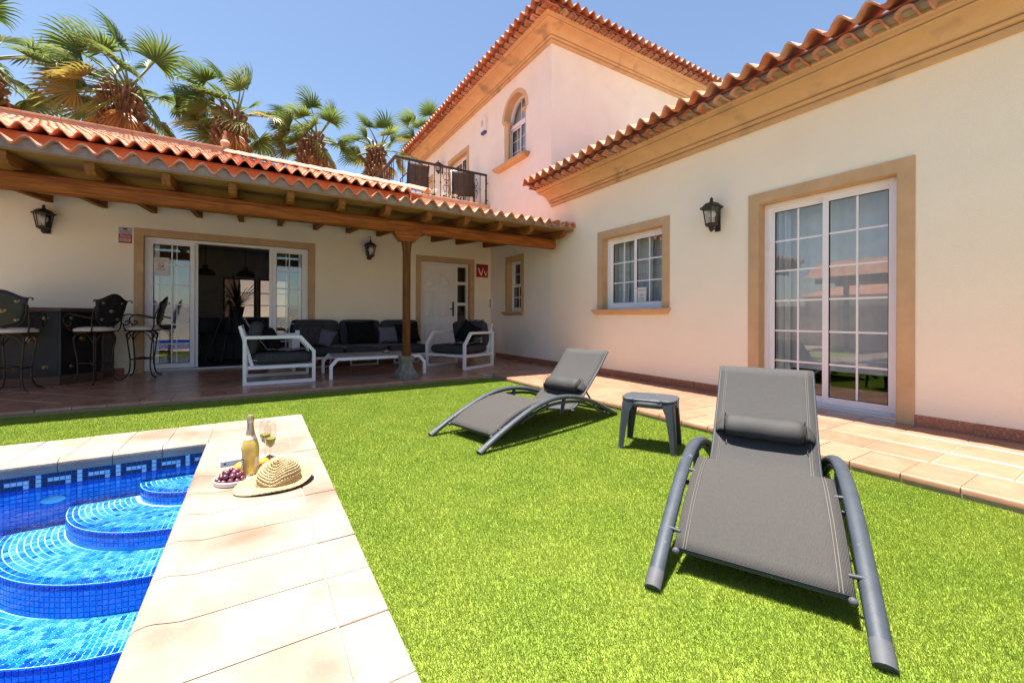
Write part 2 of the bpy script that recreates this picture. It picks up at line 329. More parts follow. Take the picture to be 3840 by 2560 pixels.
for r0, r1 in ((ar-0.05, ar-0.005),):
    vs = [(x, ayc+r*math.cos(a), 5.44+0.08*math.sin(a)+r*math.sin(a)) for a in arc(n, 0, pi) for (x, r) in ((XW+0.165, r0), (XW+0.165, r1), (XW+0.225, r1), (XW+0.225, r0))]
    q.add(vs, [(i*4+j, i*4+(j+1) % 4, (i+1)*4+(j+1) % 4, (i+1)*4+j) for i in range(n-1) for j in range(4)])
q.bx(XW+0.18, XW+0.20, ayc-0.008, ayc+0.008, 5.44, 5.95); q.build('frame', WHITEM, g)
pts = [(ayc+(ar-0.03)*math.cos(a), 5.44+0.08*math.sin(a)+(ar-0.03)*math.sin(a)) for a in arc(20, 0, pi)]
MB().add([(XW+0.205, a, b) for a, b in pts], [tuple(range(len(pts)))]).build('pane', GLASS, g, fix=False)
# porch sliding door: two fixed leaves and the open gap between
g = group_part('sliding_door', house)
frame(g, PY, SL[0]+0.002, SL[1]-0.002, PZ+0.012, SL[3]-0.004, 0.09, 0.045, 0.10, 0.02)
sash(g, PY, -1.565, -0.945, PZ+0.045, 2.27, 0.10, 2, 6, 0.065, 0.035); sash(g, PY, -1.49, -0.90, PZ+0.045, 2.27, 0.145, 2, 6, 0.065, 0.035)
sash(g, PY, 0.235, 0.795, PZ+0.045, 2.27, 0.10, 2, 6, 0.065, 0.035); sash(g, PY, 0.18, 0.74, PZ+0.045, 2.27, 0.145, 2, 6, 0.065, 0.035)
# front door with moulded panels, fan light relief and glazed side strip
g = group_part('front_door', house)
yd = YB+0.11
q = MB().bx(FD[0]+0.002, FD[0]+0.04, yd, yd+0.09, PZ+0.01, FD[3]-0.004); q.bx(FD[1]-0.045, FD[1]-0.002, yd, yd+0.09, PZ+0.01, FD[3]-0.004); q.bx(FD[0]+0.04, FD[1]-0.045, yd, yd+0.09, FD[3]-0.045, FD[3]-0.004)
q.bx(3.965, 4.045, yd, yd+0.09, PZ+0.01, FD[3]-0.045)
for z0, z1 in ((PZ+0.01, 0.16), (0.72, 0.79), (1.275, 1.345), (1.77, 1.84), (2.19, FD[3]-0.045)):
    q.bx(4.045, FD[1]-0.045, yd+0.005, yd+0.085, z0, z1)
q.build('frame', DOORW, g, bev=0.003)
MB().add([(4.045, yd+0.05, 0.14), (FD[1]-0.045, yd+0.05, 0.14), (FD[1]-0.045, yd+0.05, 2.2), (4.045, yd+0.05, 2.2)], [(0, 1, 2, 3)]).build('pane', GLASS, g, fix=False)
dl = MB().bx(3.145, 3.962, yd+0.01, yd+0.055, PZ+0.02, 2.22)
def panel(q, x0, x1, z0, z1, y):
    for i, (ins, dy) in enumerate(((0, 0.0), (0.022, 0.010), (0.05, 0.002))): pass
    a = [(x0, y, z0), (x1, y, z0), (x1, y, z1), (x0, y, z1)]
    def rect(i, dy): return [(x0+i, y-dy, z0+i), (x1-i, y-dy, z0+i), (x1-i, y-dy, z1-i), (x0+i, y-dy, z1-i)]
    rings = [rect(0, -0.002), rect(0, 0.010), rect(0.02, 0.012), rect(0.035, 0.0), rect(0.06, 0.012)]
    vs = sum(rings, []); fs = [(k*4+j, k*4+(j+1) % 4, (k+1)*4+(j+1) % 4, (k+1)*4+j) for k in range(len(rings)-1) for j in range(4)]+[tuple(16+j for j in range(4))]
    q.add(vs, fs)
dl.build('door_leaf', DOORW, g)
for (x0, x1, z0, z1) in ((3.225, 3.50, 0.98, 1.60), (3.585, 3.87, 0.98, 1.60), (3.225, 3.50, 0.20, 0.84), (3.585, 3.87, 0.20, 0.84)):
    q = MB(); panel(q, x0, x1, z0, z1, yd+0.01); q.build('door_panel', DOORW, g, smooth=30)
q = MB(); fx, fz = 3.545, 1.72
q.tube([(fx+0.30*math.cos(a), yd+0.008, fz+0.30*math.sin(a)) for a in arc(22, 0, pi)], 0.013, 6)
q.tube([(fx+0.075*math.cos(a), yd+0.008, fz+0.075*math.sin(a)) for a in arc(12, 0, pi)], 0.012, 6)
for a in (0.02, 0.63, 1.25, 1.89, 2.51, pi-0.02): q.tube([(fx+0.075*math.cos(a), yd+0.008, fz+0.075*math.sin(a)), (fx+0.30*math.cos(a), yd+0.008, fz+0.30*math.sin(a))], 0.010, 6)
q.build('fan_moulding', DOORW, g, smooth=60)
q = MB().bx(3.915, 3.95, yd-0.012, yd+0.008, 1.02, 1.36); q.tube([(3.932, yd-0.005, 1.19), (3.932, yd-0.05, 1.19), (3.82, yd-0.055, 1.19)], 0.011, 8); q.build('handle', BLACKM, g, bev=0.002)

# ---------------------------------------------------------------- rooms behind the glass
def room(x0, x1, y0, y1, z0, z1, open_side, m=ROOMW, floor=ROOMD):
    q = MB()
    F = {'x0': [(x0, y0, z0), (x0, y1, z0), (x0, y1, z1), (x0, y0, z1)], 'x1': [(x1, y0, z0), (x1, y1, z0), (x1, y1, z1), (x1, y0, z1)],
         'y0': [(x0, y0, z0), (x1, y0, z0), (x1, y0, z1), (x0, y0, z1)], 'y1': [(x0, y1, z0), (x1, y1, z0), (x1, y1, z1), (x0, y1, z1)],
         'z0': [(x0, y0, z0), (x1, y0, z0), (x1, y1, z0), (x0, y1, z0)], 'z1': [(x0, y0, z1), (x1, y0, z1), (x1, y1, z1), (x0, y1, z1)]}
    for k, f in F.items():
        if k not in open_side: q.add(f, [(0, 1, 2, 3)], 1 if k == 'z0' else 0)
    return q.build('room_shell', [m, floor], house, fix=False)
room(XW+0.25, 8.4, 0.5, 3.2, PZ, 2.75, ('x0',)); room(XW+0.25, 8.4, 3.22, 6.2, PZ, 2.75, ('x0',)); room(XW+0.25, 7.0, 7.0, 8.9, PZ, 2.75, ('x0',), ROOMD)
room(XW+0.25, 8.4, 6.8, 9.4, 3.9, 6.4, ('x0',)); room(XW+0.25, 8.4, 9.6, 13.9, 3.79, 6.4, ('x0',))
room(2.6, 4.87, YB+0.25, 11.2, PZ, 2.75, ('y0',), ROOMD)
room(-3.2, 2.5, YB+0.25, 13.2, PZ, 2.72, ('y0', 'y1'), mat('dining_wall', (0.42, 0.37, 0.33), 0.9), mat('dining_floor', (0.10, 0.065, 0.05), 0.35))
wall_holes('room_wall', 'y', 13.2, 0.2, -3.2, 2.5, PZ, 2.72, [(-0.78, -0.06, 0.95, 2.02), (0.02, 0.74, 0.95, 2.02)], mat('dining_wall', (0.2, 0.2, 0.2)), house)
def curtain(x, y0, y1, z0, z1, amp=0.025, waves=14):
    q = MB(); q.grid(lambda u, v: (x+amp*math.sin(u*waves*2*pi+0.6*math.sin(9*u+2*v))*(0.5+0.5*v)+0.01*math.sin(31*u), y0+(y1-y0)*u, z0+(z1-z0)*v), waves*8+1, 6); return q.build('curtain', CURT, house, smooth=80)
curtain(XW+0.30, 2.36, 2.62, 0.10, 2.5, 0.03, 4); curtain(XW+0.42, 1.2, 2.45, 0.42, 2.5, 0.012, 7); curtain(XW+0.33, 4.80, 5.12, 1.0, 2.4, 0.03, 4); curtain(XW+0.40, 3.8, 4.85, 1.0, 2.4, 0.014, 7); curtain(XW+0.30, 4.30, 4.56, 1.0, 2.4, 0.025, 4); curtain(XW+0.35, 7.9, 8.4, 4.4, 6.1, 0.03, 7)

# ---------------------------------------------------------------- skirting tiles
q = MB().prism([(0, 0), (-0.012, 0), (-0.012, 0.086), (-0.004, 0.095), (0, 0.095)], 0.002, 0.350, lambda a, b, h: (a, h, b)); skx = q.mesh('skirting_tile', SKIRT)
q = MB().prism([(0, 0), (-0.012, 0), (-0.012, 0.086), (-0.004, 0.095), (0, 0.095)], 0.002, 0.350, lambda a, b, h: (h, a, b)); sky_ = q.mesh('skirting_tile', SKIRT)
y = 1.232-0.354*6
while y < 8.9:
    if not (1.20 < y+0.2 < 2.72) and y+0.354 < 8.96: link('skirting_tile', skx, house, (XW, y, PZ+0.001))
    y += 0.354
x = -3.6
while x < 4.8:
    if not (SL[0]-0.3 < x+0.1 < SL[1]+0.02) and not (FD[0]-0.3 < x+0.1 < FD[1]+0.02) and x+0.354 < XW-0.01: link('skirting_tile', sky_, house, (x, YB, PZ+0.001))
    x += 0.354
# ---------------------------------------------------------------- cornices
CP = [(0, 0), (0.048, 0), (0.050, 0.046), (0.034, 0.050), (0.034, 0.056), (0.078, 0.058), (0.094, 0.072), (0.096, 0.084), (0.080, 0.088), (0.080, 0.094), (0.118, 0.098), (0.130, 0.122), (0.165, 0.150), (0.215, 0.172), (0.28, 0.186), (0.335, 0.190), (0.345, 0.200), (0.330, 0.206), (0.330, 0.211), (0.378, 0.214), (0.380, 0.236), (0.42, 0.242), (0.42, 0.272), (0, 0.272)]
def sweep(prof, path, zb, name, m, parent, smooth=25):
    """path: plan points with per-point outward offset vectors (mitred)"""
    q = MB(); k = len(prof)
    vs = [(x+o*nx, y+o*ny, zb+z) for (x, y, nx, ny) in path for (o, z) in prof]
    fs = [(i*k+j, i*k+(j+1) % k, (i+1)*k+(j+1) % k, (i+1)*k+j) for i in range(len(path)-1) for j in range(k)]+[tuple(range(k)), tuple((len(path)-1)*k+j for j in range(k))]
    q.add(vs, fs); return q.build(name, m, parent, smooth=smooth)
sweep(CP, [(XW, -4, -1, 0), (XW, 6.46, -1, 0)], 3.142, 'cornice', CORN, house)
sweep(CP, [(XW, 14.0, -1, 0), (XW, 6.5, -1, -1), (11, 6.5, 0, -1)], 6.36, 'cornice', CORN, house)

# ---------------------------------------------------------------- roof tiles
PIT = 0.1927
def stile(L=0.42, n=9, amp=0.092, th=0.020):
    q = MB(); us = [(-0.54+1.08*i/(n-1)) for i in range(n)]
    zf = lambda u: amp*(0.5+0.5*math.cos(2*pi*u))**0.85
    top = [[(u*PIT, y, zf(u)+lift+0.004*u) for u in us] for y, lift in ((0, 0.018), (L, -0.004))]
    bot = [[(u*PIT, y, zf(u)-th+lift+0.004*u) for u in us] for y, lift in ((0, 0.018), (L, -0.004))]
    vs = top[0]+top[1]+bot[0]+bot[1]; fs = []
    for i in range(n-1):
        fs += [(i, i+1, n+i+1, n+i), (2*n+i, 3*n+i, 3*n+i+1, 2*n+i+1), (i, 2*n+i, 2*n+i+1, i+1), (n+i, n+i+1, 3*n+i+1, 3*n+i)]
    fs += [(0, n, 3*n, 2*n), (n-1, 3*n-1, 4*n-1, 2*n-1)]
    return q.add(vs, fs)
STILE = stile().mesh('tile', TERRA, smooth=50)
def barrel(r=0.066, L=0.30, n=9, th=0.016):
    q = MB(); an = arc(n, 0.05, pi-0.05); vs = []
    for y in (0, L):
        for rr in (r, r-th): vs += [(rr*math.cos(a), y, rr*math.sin(a)*0.92) for a in an]
    fs = []
    for i in range(n-1): fs += [(i, i+1, 2*n+i+1, 2*n+i), (n+i, 3*n+i, 3*n+i+1, n+i+1), (i, n+i, n+i+1, i+1), (2*n+i, 2*n+i+1, 3*n+i+1, 3*n+i)]
    fs += [(0, 2*n, 3*n, n), (n-1, 2*n-1, 4*n-1, 3*n-1)]
    return q.add(vs, fs)
BARREL = barrel().mesh('eave_tile', TERRA, smooth=50)
def put(name, me, parent, loc, slope, rz, jit=0.004):
    o = link(name, me, parent, (loc[0]+random.uniform(-jit, jit), loc[1]+random.uniform(-jit, jit), loc[2]+random.uniform(-0.002, 0.003)))
    o.rotation_euler = (slope+random.uniform(-0.012, 0.012), random.uniform(-0.015, 0.015), rz+random.uniform(-0.015, 0.015)); return o
class Field:
    """many tiles joined into one mesh"""
    def __init__(s): s.v = []; s.f = []
    def put(s, me, loc, slope, rz):
        M = Matrix.Translation(loc) @ Matrix.Rotation(rz, 4, 'Z') @ Matrix.Rotation(slope+random.uniform(-0.01, 0.01), 4, 'X'); o = len(s.v)
        s.v += [tuple(M @ v.co) for v in me.vertices]; s.f += [tuple(i+o for i in p.vertices) for p in me.polygons]
    def build(s, name, m, parent, smooth=50):
        q = MB(); q.v = s.v; q.f = s.f; q.m = [0]*len(s.f); o = q.build(name, m, parent, smooth=smooth, fix=False); o['kind'] = 'stuff'; return o

# main hipped roof behind the porch
mr = group_part('main_roof', house)
SLP = math.atan(0.35); EX = 0.335; fld = Field()
def hipy(x): return 11.8 if x < -0.66 else 8.05+(2.86-x)*(3.75/3.52)
c = 0
x = 2.70
while x > -5.6:
    k = 0
    while True:
        s = EX*k; yy = 8.05+s*math.cos(SLP)
        if yy+0.30 > hipy(x)+0.12: break
        loc = (x, yy, 3.440+s*math.sin(SLP))
        if k < 4 and x > -3.4 or (k < 7 and -2.6 < x < 0.4): put('tile', STILE, mr, loc, SLP, 0)
        else: fld.put(STILE, loc, SLP, 0)
        k += 1
    x -= PIT
fld.build('tile_field', TERRA, mr)
q = MB().add([(-6.5, 8.12, 3.44), (2.8, 8.12, 3.44), (-0.66, 11.8, 4.74), (-6.5, 11.8, 4.74)], [(0, 1, 2, 3)])
q.add([(2.86, 8.12, 3.46), (2.86, 13.6, 3.46), (-0.66, 11.8, 4.80)], [(0, 1, 2)]); q.add([(-6.5, 11.8, 4.78), (-0.66, 11.8, 4.78), (2.86, 13.6, 3.46), (-6.5, 13.6, 4.0)], [(0, 1, 2, 3)])
q.build('roof_deck', TERRA_IN, mr, fix=False)
for i in range(12):
    x0 = -0.70-0.53*(i+1); g2 = MB().bx(x0+0.003, x0+0.527, 11.72, 11.90, 4.78, 4.885); g2.build('ridge_block', mat('ridge_mortar', (0.42, 0.32, 0.27), 0.9, 0.15, 8, 0.3, 60), mr)
    MB().bx(x0+0.003, x0+0.527, 11.68, 11.94, 4.886, 4.926).build('ridge_cap', CAPT, mr, bev=0.006)
HIP = barrel(0.10, 0.44, 9).mesh('hip_tile', CAPT, smooth=50)
a = Vector((-0.66, 11.8, 4.83)); b = Vector((2.90, 8.0, 3.50)); d = (b-a); nh = 13
for i in range(nh):
    p = a+d*((i+1)/nh); o = link('hip_tile', HIP, mr, p); dd = (a-b).normalized()
    o.rotation_euler = (math.asin(dd.z)+0.03, 0, math.atan2(dd.y, dd.x)-pi/2)
q = MB().lathe([(0.09, 4.88), (0.09, 4.93), (0.06, 4.95), (0.085, 5.02), (0.10, 5.06), (0.085, 5.10), (0.05, 5.13), (0.055, 5.16), (0.025, 5.25), (0.02, 5.28), (0.035, 5.30), (0.033, 5.33), (0.004, 5.345)], 14, (-0.67, 11.8, 0)); q.build('finial', CAPT, mr, smooth=40)
wall_holes('wall', 'x', 2.60, 0.04, 8.22, 9.05, 2.7, 3.62, [], STUCCO_UP, house)

# eaves with a second row of tiles bedded in mortar under them
def eave(parent, n0, n1, fn, z_up, z_low, o_up, o_low, slope, rz, indiv):
    """fn(i, off) -> plan point"""
    f1 = Field(); f2 = Field()
    for i in range(n0, n1):
        pu = (*fn(i, o_up), z_up); pl = (*fn(i, o_low), z_low)
        if indiv(i): put('tile', STILE, parent, pu, slope, rz); put('eave_tile', BARREL, parent, pl, 0.02, rz)
        else: f1.put(STILE, pu, slope, rz); f2.put(BARREL, pl, 0.02, rz)
    if f1.v: f1.build('tile_field', TERRA, parent); f2.build('eave_tile_field', TERRA, parent)
wr = group_part('wing_roof', house)
eave(wr, -9, 27, lambda i, o: (XW-o, 1.346+PIT*i), 3.436, 3.376, 0.69, 0.575, math.atan(0.3), -pi/2, lambda i: True)
eave_m = MB().bx(XW-0.44, XW+0.1, -4, 6.46, 3.415, 3.455)
eave_m.bx(XW-0.53, XW-0.44, -4, 6.46, 3.408, 3.447); eave_m.build('eave_mortar', MORTAR, wr)
MB().add([(XW-0.60, -4, 3.437), (XW-0.60, 6.46, 3.437), (XW+2.4, 6.46, 4.337), (XW+2.4, -4, 4.337)], [(0, 1, 2, 3)]).build('roof_deck', TERRA_IN, wr, fix=False)
tr = group_part('tower_roof', house)
eave(tr, 0, 43, lambda i, o: (XW-o, 6.0+PIT*i), 6.650, 6.594, 0.65, 0.55, math.atan(0.3), -pi/2, lambda i: i < 43)
eave(tr, 0, 34, lambda i, o: (4.40+PIT*i, 6.5-o), 6.650, 6.594, 0.65, 0.55, math.atan(0.3), 0, lambda i: False)
q = MB(); q.bx(XW-0.44, XW+0.2, 6.06, 14.2, 6.633, 6.673); q.bx(XW-0.51, XW-0.44, 6.0, 14.2, 6.628, 6.664); q.bx(XW+0.2, 11, 6.06, 6.8, 6.633, 6.673); q.bx(XW-0.44, 11, 5.99, 6.06, 6.628, 6.664); q.build('eave_mortar', MORTAR, tr)
MB().add([(XW-0.58, 5.92, 6.655), (XW-0.58, 14.3, 6.655), (8, 10.2, 7.9), (8, 10.0, 7.9), (11, 5.92, 6.655)], [(0, 1, 2, 3), (0, 3, 4)]).build('roof_deck', TERRA_IN, tr, fix=False)
a = Vector((4.26, 5.88, 6.69)); b = Vector((6.6, 8.22, 7.45))
for i in range(8):
    p = a+(b-a)*(i/8); o = link('hip_tile', barrel(0.09, 0.44, 9).mesh('hip_tile', TERRA, smooth=50) if i == 0 else bpy.data.meshes['hip_tile.001'], tr, p); dd = (b-a).normalized(); o.rotation_euler = (math.asin(dd.z), 0, math.atan2(dd.y, dd.x)-pi/2)

# ---------------------------------------------------------------- porch
porch = thing('porch', 'timber porch on one post with heavy beam and terracotta tile roof', 'porch')
pr = group_part('porch_roof', porch); pf = Field(); PS = math.atan(0.10)
for i in range(0, 42):
    x = 4.669-PIT*i
    put('tile', STILE, pr, (x, 5.75, 2.594), PS, 0)
    for k in range(1, 8): pf.put(STILE, (x, 5.75+0.34*k, 2.594+0.034*k), PS, 0)
put('tile', STILE, pr, (4.805, 5.75, 2.600), PS, 0)
pf.build('tile_field', TERRA, pr)
# bedding mortar that follows the tiles
us = np.linspace(-3.3, 4.86, 340); poly = [(float(u), 2.610+0.074*max(0, 0.5+0.5*math.cos(2*pi*(u-4.669)/PIT))**0.85-0.004) for u in us]
q = MB()
for (x0, z0), (x1, z1) in zip(poly, poly[1:]): q.add([(x0, 5.815, 2.565), (x1, 5.815, 2.565), (x1, 5.815, z1), (x0, 5.815, z0)], [(0, 1, 2, 3)])
q.bx(-3.3, 4.86, 5.816, 5.90, 2.566, 2.62); q.build('bedding_mortar', MORTAR, pr, fix=False)
zb = lambda y: 2.425+0.087*(y-5.85)       # underside of the rafters
for i in range(16):
    y0 = 5.80+0.198*i; y1 = min(y0+0.194, 8.955)
    q = MB(); z0, z1 = zb(y0)+0.131, zb(y1)+0.131
    q.add([(-3.3, y0, z0), (4.87, y0, z0), (4.87, y1, z1), (-3.3, y1, z1), (-3.3, y0, z0+0.018), (4.87, y0, z0+0.018), (4.87, y1, z1+0.018), (-3.3, y1, z1+0.018)], [(0, 1, 2, 3), (4, 7, 6, 5), (0, 4, 5, 1), (1, 5, 6, 2), (2, 6, 7, 3), (3, 7, 4, 0)])
    q.build('soffit_board', BOARD, porch)
prf = [(5.84, zb(5.84)+0.13), (5.84, zb(5.84)+0.045), (5.87, zb(5.87)+0.04), (5.90, zb(5.9)+0.012), (5.96, zb(5.96)), (8.955, zb(8.955)), (8.955, zb(8.955)+0.13)]
RAFT = MB().prism(prf, -0.04, 0.04, lambda a, b, h: (h, a, b)).mesh('rafter', WOODY)
for k in range(-3, 11): link('rafter', RAFT, porch, (-1.47+0.605*k if k < 10 else 4.69, 0, 0), bev=0.006)
# the beam: a slightly uneven log
q = MB(); n = 60
def beamf(u, v):
    x = -3.3+8.02*u; a = 2*pi*v; e = 4.5
    cx_ = math.copysign(abs(math.cos(a))**(2/e), math.cos(a)); sx = math.copysign(abs(math.sin(a))**(2/e), math.sin(a))
    wob = 0.006*math.sin(3.1*x)+0.004*math.sin(7.7*x+1)
    return (x, 6.21+0.082*cx_+wob, 2.358+0.088*sx+0.5*wob)
q.grid(beamf, n, 20, cv=True); q.add([beamf(0, j/20) for j in range(20)], [tuple(range(20))]); q.add([beamf(1, j/20) for j in range(20)], [tuple(range(20))])
q.build('beam', WOOD, porch, smooth=50)
cp = [(-0.20, 0), (-0.20, -0.03), (-0.175, -0.05), (-0.165, -0.085), (-0.135, -0.10), (-0.12, -0.135), (0.12, -0.135), (0.135, -0.10), (0.165, -0.085), (0.175, -0.05), (0.20, -0.03), (0.20, 0)]
MB().prism(cp, 6.14, 6.30, lambda a, b, h: (1.93+a, h, 2.272+b)).build('corbel', WOOD, porch, bev=0.006)
q = MB()
pp = [(0.055, 0.40), (0.060, 0.42), (0.066, 0.46), (0.056, 0.52), (0.054, 0.75), (0.054, 1.95), (0.062, 2.06), (0.070, 2.10), (0.070, 2.138)]
q.lathe([(r*1.12, z) for r, z in pp], 8, (0, 0, 0)); o = q.build('post', POSTW, porch, (1.93, 6.22, 0), R(22.5), bev=0.004)
q = MB(); lv = [(0.145, PZ), (0.145, 0.135), (0.135, 0.15), (0.105, 0.20), (0.088, 0.26), (0.086, 0.31), (0.098, 0.36), (0.098, 0.398), (0.090, 0.402)]
for i, (r, z) in enumerate(lv):
    ch = r*0.22 if 0.14 < z < 0.39 else r*0.05
    q.v += [(1.93+x*1.0, 6.23+y, z) for x, y in ((-r+ch, -r), (r-ch, -r), (r, -r+ch), (r, r-ch), (r-ch, r), (-r+ch, r), (-r, r-ch), (-r, -r+ch))]
for i in range(len(lv)-1): q.f += [(i*8+j, i*8+(j+1) % 8, (i+1)*8+(j+1) % 8, (i+1)*8+j) for j in range(8)]
q.f += [tuple(range(8)), tuple((len(lv)-1)*8+j for j in range(8))]; q.m = [0]*len(q.f)
q.build('pedestal', mat('grey_stone', (0.16, 0.16, 0.135), 0.85, 0.35, 14, 0.5, 60), porch, bev=0.004)

# ---------------------------------------------------------------- balcony over the entrance
MB().bx(2.45, XW-0.002, 8.99, 9.19, 3.702, 3.772).build('balcony_ledge', mat('ledge_stone', (0.62, 0.38, 0.24), 0.7, 0.1, 8, 0.2, 60), house, bev=0.008)
MB().bx(2.60, XW-0.002, 9.26, 14.0, 3.55, 3.76).build('balcony_floor', FLOORT, house)
IRON = mat('dark_iron', (0.030, 0.020, 0.017), 0.5, 0.3, 30, spec=0.4)
rail = thing('balcony_railing', 'dark wrought-iron balcony railing with scroll ornaments above the porch roof', 'railing')
q = MB().bx(2.535, 4.835, 9.07, 9.13, 4.50, 4.545); q.build('handrail', IRON, rail, bev=0.006)
MB().bx(2.53, 2.59, 9.135, 13.9, 4.50, 4.545).build('handrail', IRON, rail, bev=0.006)
MB().bx(2.57, 4.83, 9.093, 9.107, 3.785, 3.802).build('bottom_bar', IRON, rail); MB().bx(2.553, 2.567, 9.11, 13.9, 3.785, 3.802).build('bottom_bar', IRON, rail)
q = MB().tube([(0, 0, 3.80), (0, 0, 4.50)], 0.009, 8); BAL = q.mesh('baluster', IRON)
q = MB().tube([(0, 0, 3.80), (0, 0, 4.50)], 0.009, 8); q.ell((0, 0, 4.14), (0.018, 0.018, 0.024)); BALK = q.mesh('baluster', IRON)
q = MB()
def scroll(sx, sz):
    pts = []
    for t in arc(26, 0, 1):
        if t < 0.25: a = t/0.25*1.6*pi; r = 0.006+0.020*t/0.25; pts.append((sx*(0.038+r*math.cos(a+2.6)), 0, sz*(0.225+r*math.sin(a+2.6))))
        elif t < 0.75: u = (t-0.25)/0.5; pts.append((sx*(0.012+0.075*math.sin(pi*u)**0.8*(0.75+0.35*u)), 0, sz*(0.215-0.165*u)))
        else: u = (t-0.75)/0.25; a = u*1.6*pi; r = 0.024*(1-u)+0.006; pts.append((sx*(0.035-r*math.cos(a)), 0, sz*(0.052+r*math.sin(a)-0.0)))
    return pts
for sx in (-1, 1):
    for sz in (-1, 1): q.tube(scroll(sx, sz), 0.006, 6)
q.ell((0, 0, 0), (0.03, 0.015, 0.02)); SCR = q.mesh('scroll', IRON, smooth=50)
for i in range(15):
    x = 2.7288+0.1482*i
    link('baluster', BALK if i % 5 in (0, 1, 4, 3) and i % 5 != 2 else BAL, rail, (x, 9.1, 0))
    if i % 5 == 2: link('scroll', SCR, rail, (x, 9.094, 4.15))
for j in range(26):
    link('baluster', BALK if j % 5 != 2 else BAL, rail, (2.56, 9.25+0.15*j, 0))
    if j % 5 == 2: link('scroll', SCR, rail, (2.56, 9.25+0.15*j, 4.15), pi/2)
MB().bx(4.82, 4.838, 9.09, 9.11, 3.79, 4.50).build('end_post', IRON, rail); q = MB()
for z in (4.32, 3.90): q.tube([(4.835, 9.10, z), (4.879, 9.10, z)], 0.008, 8)
q.build('wall_fixing', IRON, rail)
# ---------------------------------------------------------------- ground
def ring(name, x0, x1, y0, y1, hx0, hx1, hy0, hy1, z, m):
    q = MB()
    for (a, b, c, d) in ((x0, x1, y0, hy0), (x0, x1, hy1, y1), (x0, hx0, hy0, hy1), (hx1, x1, hy0, hy1)): q.add([(a, c, z), (b, c, z), (b, d, z), (a, d, z)], [(0, 1, 2, 3)])
    return q.build(name, m)
PX0, PX1, PY0, PY1 = -4.6, -0.30, -4.2, 3.65      # pool walls
tag(ring('ground', -300, 300, -300, 300, PX0, PX1, PY0, PY1, -0.03, mat('dry_ground', (0.30, 0.24, 0.17), 0.95, 0.2, 0.8)), kind='structure')
# ---------------------------------------------------------------- patio
patio = MB().bx(-6.5, XW, 5.945, YB, -0.028, 0.054); patio.bx(3.30, XW, -4, 5.945, -0.028, 0.054)
patio = tag(patio.build('patio', GROUT), kind='structure')
def clip(poly, x0, x1, y0, y1):
    for ax, lim, sg in ((0, x0, 1), (0, x1, -1), (1, y0, 1), (1, y1, -1)):
        out = []
        for i in range(len(poly)):
            p, q = poly[i-1], poly[i]; pi_ = sg*(p[ax]-lim) >= 0; qi = sg*(q[ax]-lim) >= 0
            if pi_ != qi:
                t = (lim-p[ax])/(q[ax]-p[ax]); out.append((p[0]+t*(q[0]-p[0]), p[1]+t*(q[1]-p[1])))
            if qi: out.append(q)
        poly = out
        if not poly: return []
    return poly
def area(p): return abs(sum(p[i-1][0]*p[i][1]-p[i][0]*p[i-1][1] for i in range(len(p))))/2
def slab(poly, name='tile', z0=0.050, z1=PZ, m=FLOORT, parent=patio):
    k = len(poly); cx_ = sum(p[0] for p in poly)/k; cy_ = sum(p[1] for p in poly)/k; e = 0.003
    inn = []
    for p in poly:
        d = math.hypot(p[0]-cx_, p[1]-cy_); f = 1-e*1.5/max(d, 0.01); inn.append((cx_+(p[0]-cx_)*f, cy_+(p[1]-cy_)*f))
    zj = random.uniform(-0.0008, 0.0008)
    q = MB(); q.add([(x, y, z0) for x, y in poly]+[(x, y, z1-e+zj) for x, y in poly]+[(x, y, z1+zj) for x, y in inn], [tuple(range(2*k, 3*k))]+[(i, (i+1) % k, k+(i+1) % k, k+i) for i in range(k)]+[(k+i, k+(i+1) % k, 2*k+(i+1) % k, 2*k+i) for i in range(k)])
    return q.build(name, m, parent)
T = 0.36; gp = 0.0035
for i in range(-20, 40):        # diagonal field under the porch
    for j in range(-40, 40):
        cx_ = (i-j)*T/math.sqrt(2)+0.11; cy_ = (i+j)*T/math.sqrt(2)+0.02; h = (T-2*gp)/math.sqrt(2)
        if not (-3.4 < cx_ < 5.3 and 5.9 < cy_ < 9.2): continue
        p = clip([(cx_-h, cy_), (cx_, cy_-h), (cx_+h, cy_), (cx_, cy_+h)], -3.4, XW-0.003, 6.233, 8.60)
        if len(p) > 2 and area(p) > 0.002: slab(p)
x = -3.4
while x < XW-0.02:
    slab([(x+gp, 8.607), (min(x+0.36, XW)-gp, 8.607), (min(x+0.36, XW)-gp, YB-0.002), (x+gp, YB-0.002)]); x += 0.36
# nosed edge tiles
def nose(a, b, h): return None
npf = [(0.0, 0.028), (0.0, 0.046), (0.004, 0.055), (0.014, PZ+0.001), (0.30, PZ+0.001), (0.30, 0.050), (0.03, 0.050), (0.03, 0.028)]
ET = MB().prism(npf, gp, 0.262-gp, lambda a, b, h: (h, a, b)).mesh('edge_tile', FLOORT, smooth=30)
x = -0.04-0.262*13
while x+0.262 < 3.31: link('edge_tile', ET, patio, (x, 5.928, random.uniform(-0.001, 0.001))); x += 0.262
ET3 = MB().prism([(a if a < 0.29 else 0.40, b) for a, b in npf], gp, 0.25-gp, lambda a, b, h: (a, h, b)).mesh('edge_tile', FLOORT, smooth=30)
y = 0.893-0.25*18
while y+0.25 < 6.2: link('edge_tile', ET3, patio, (3.284, y, random.uniform(-0.001, 0.001))); y += 0.25
for r_, (xa, xb) in enumerate(((3.69, 4.075), (4.075, 4.47), (4.47, XW-0.003))):
    y = 1.215-0.354*14
    while y < 6.22:
        yb = min(y+0.354, 6.228); slab([(xa+gp, y+gp), (xb-gp, y+gp), (xb-gp, yb-gp), (xa+gp, yb-gp)]); y += 0.354

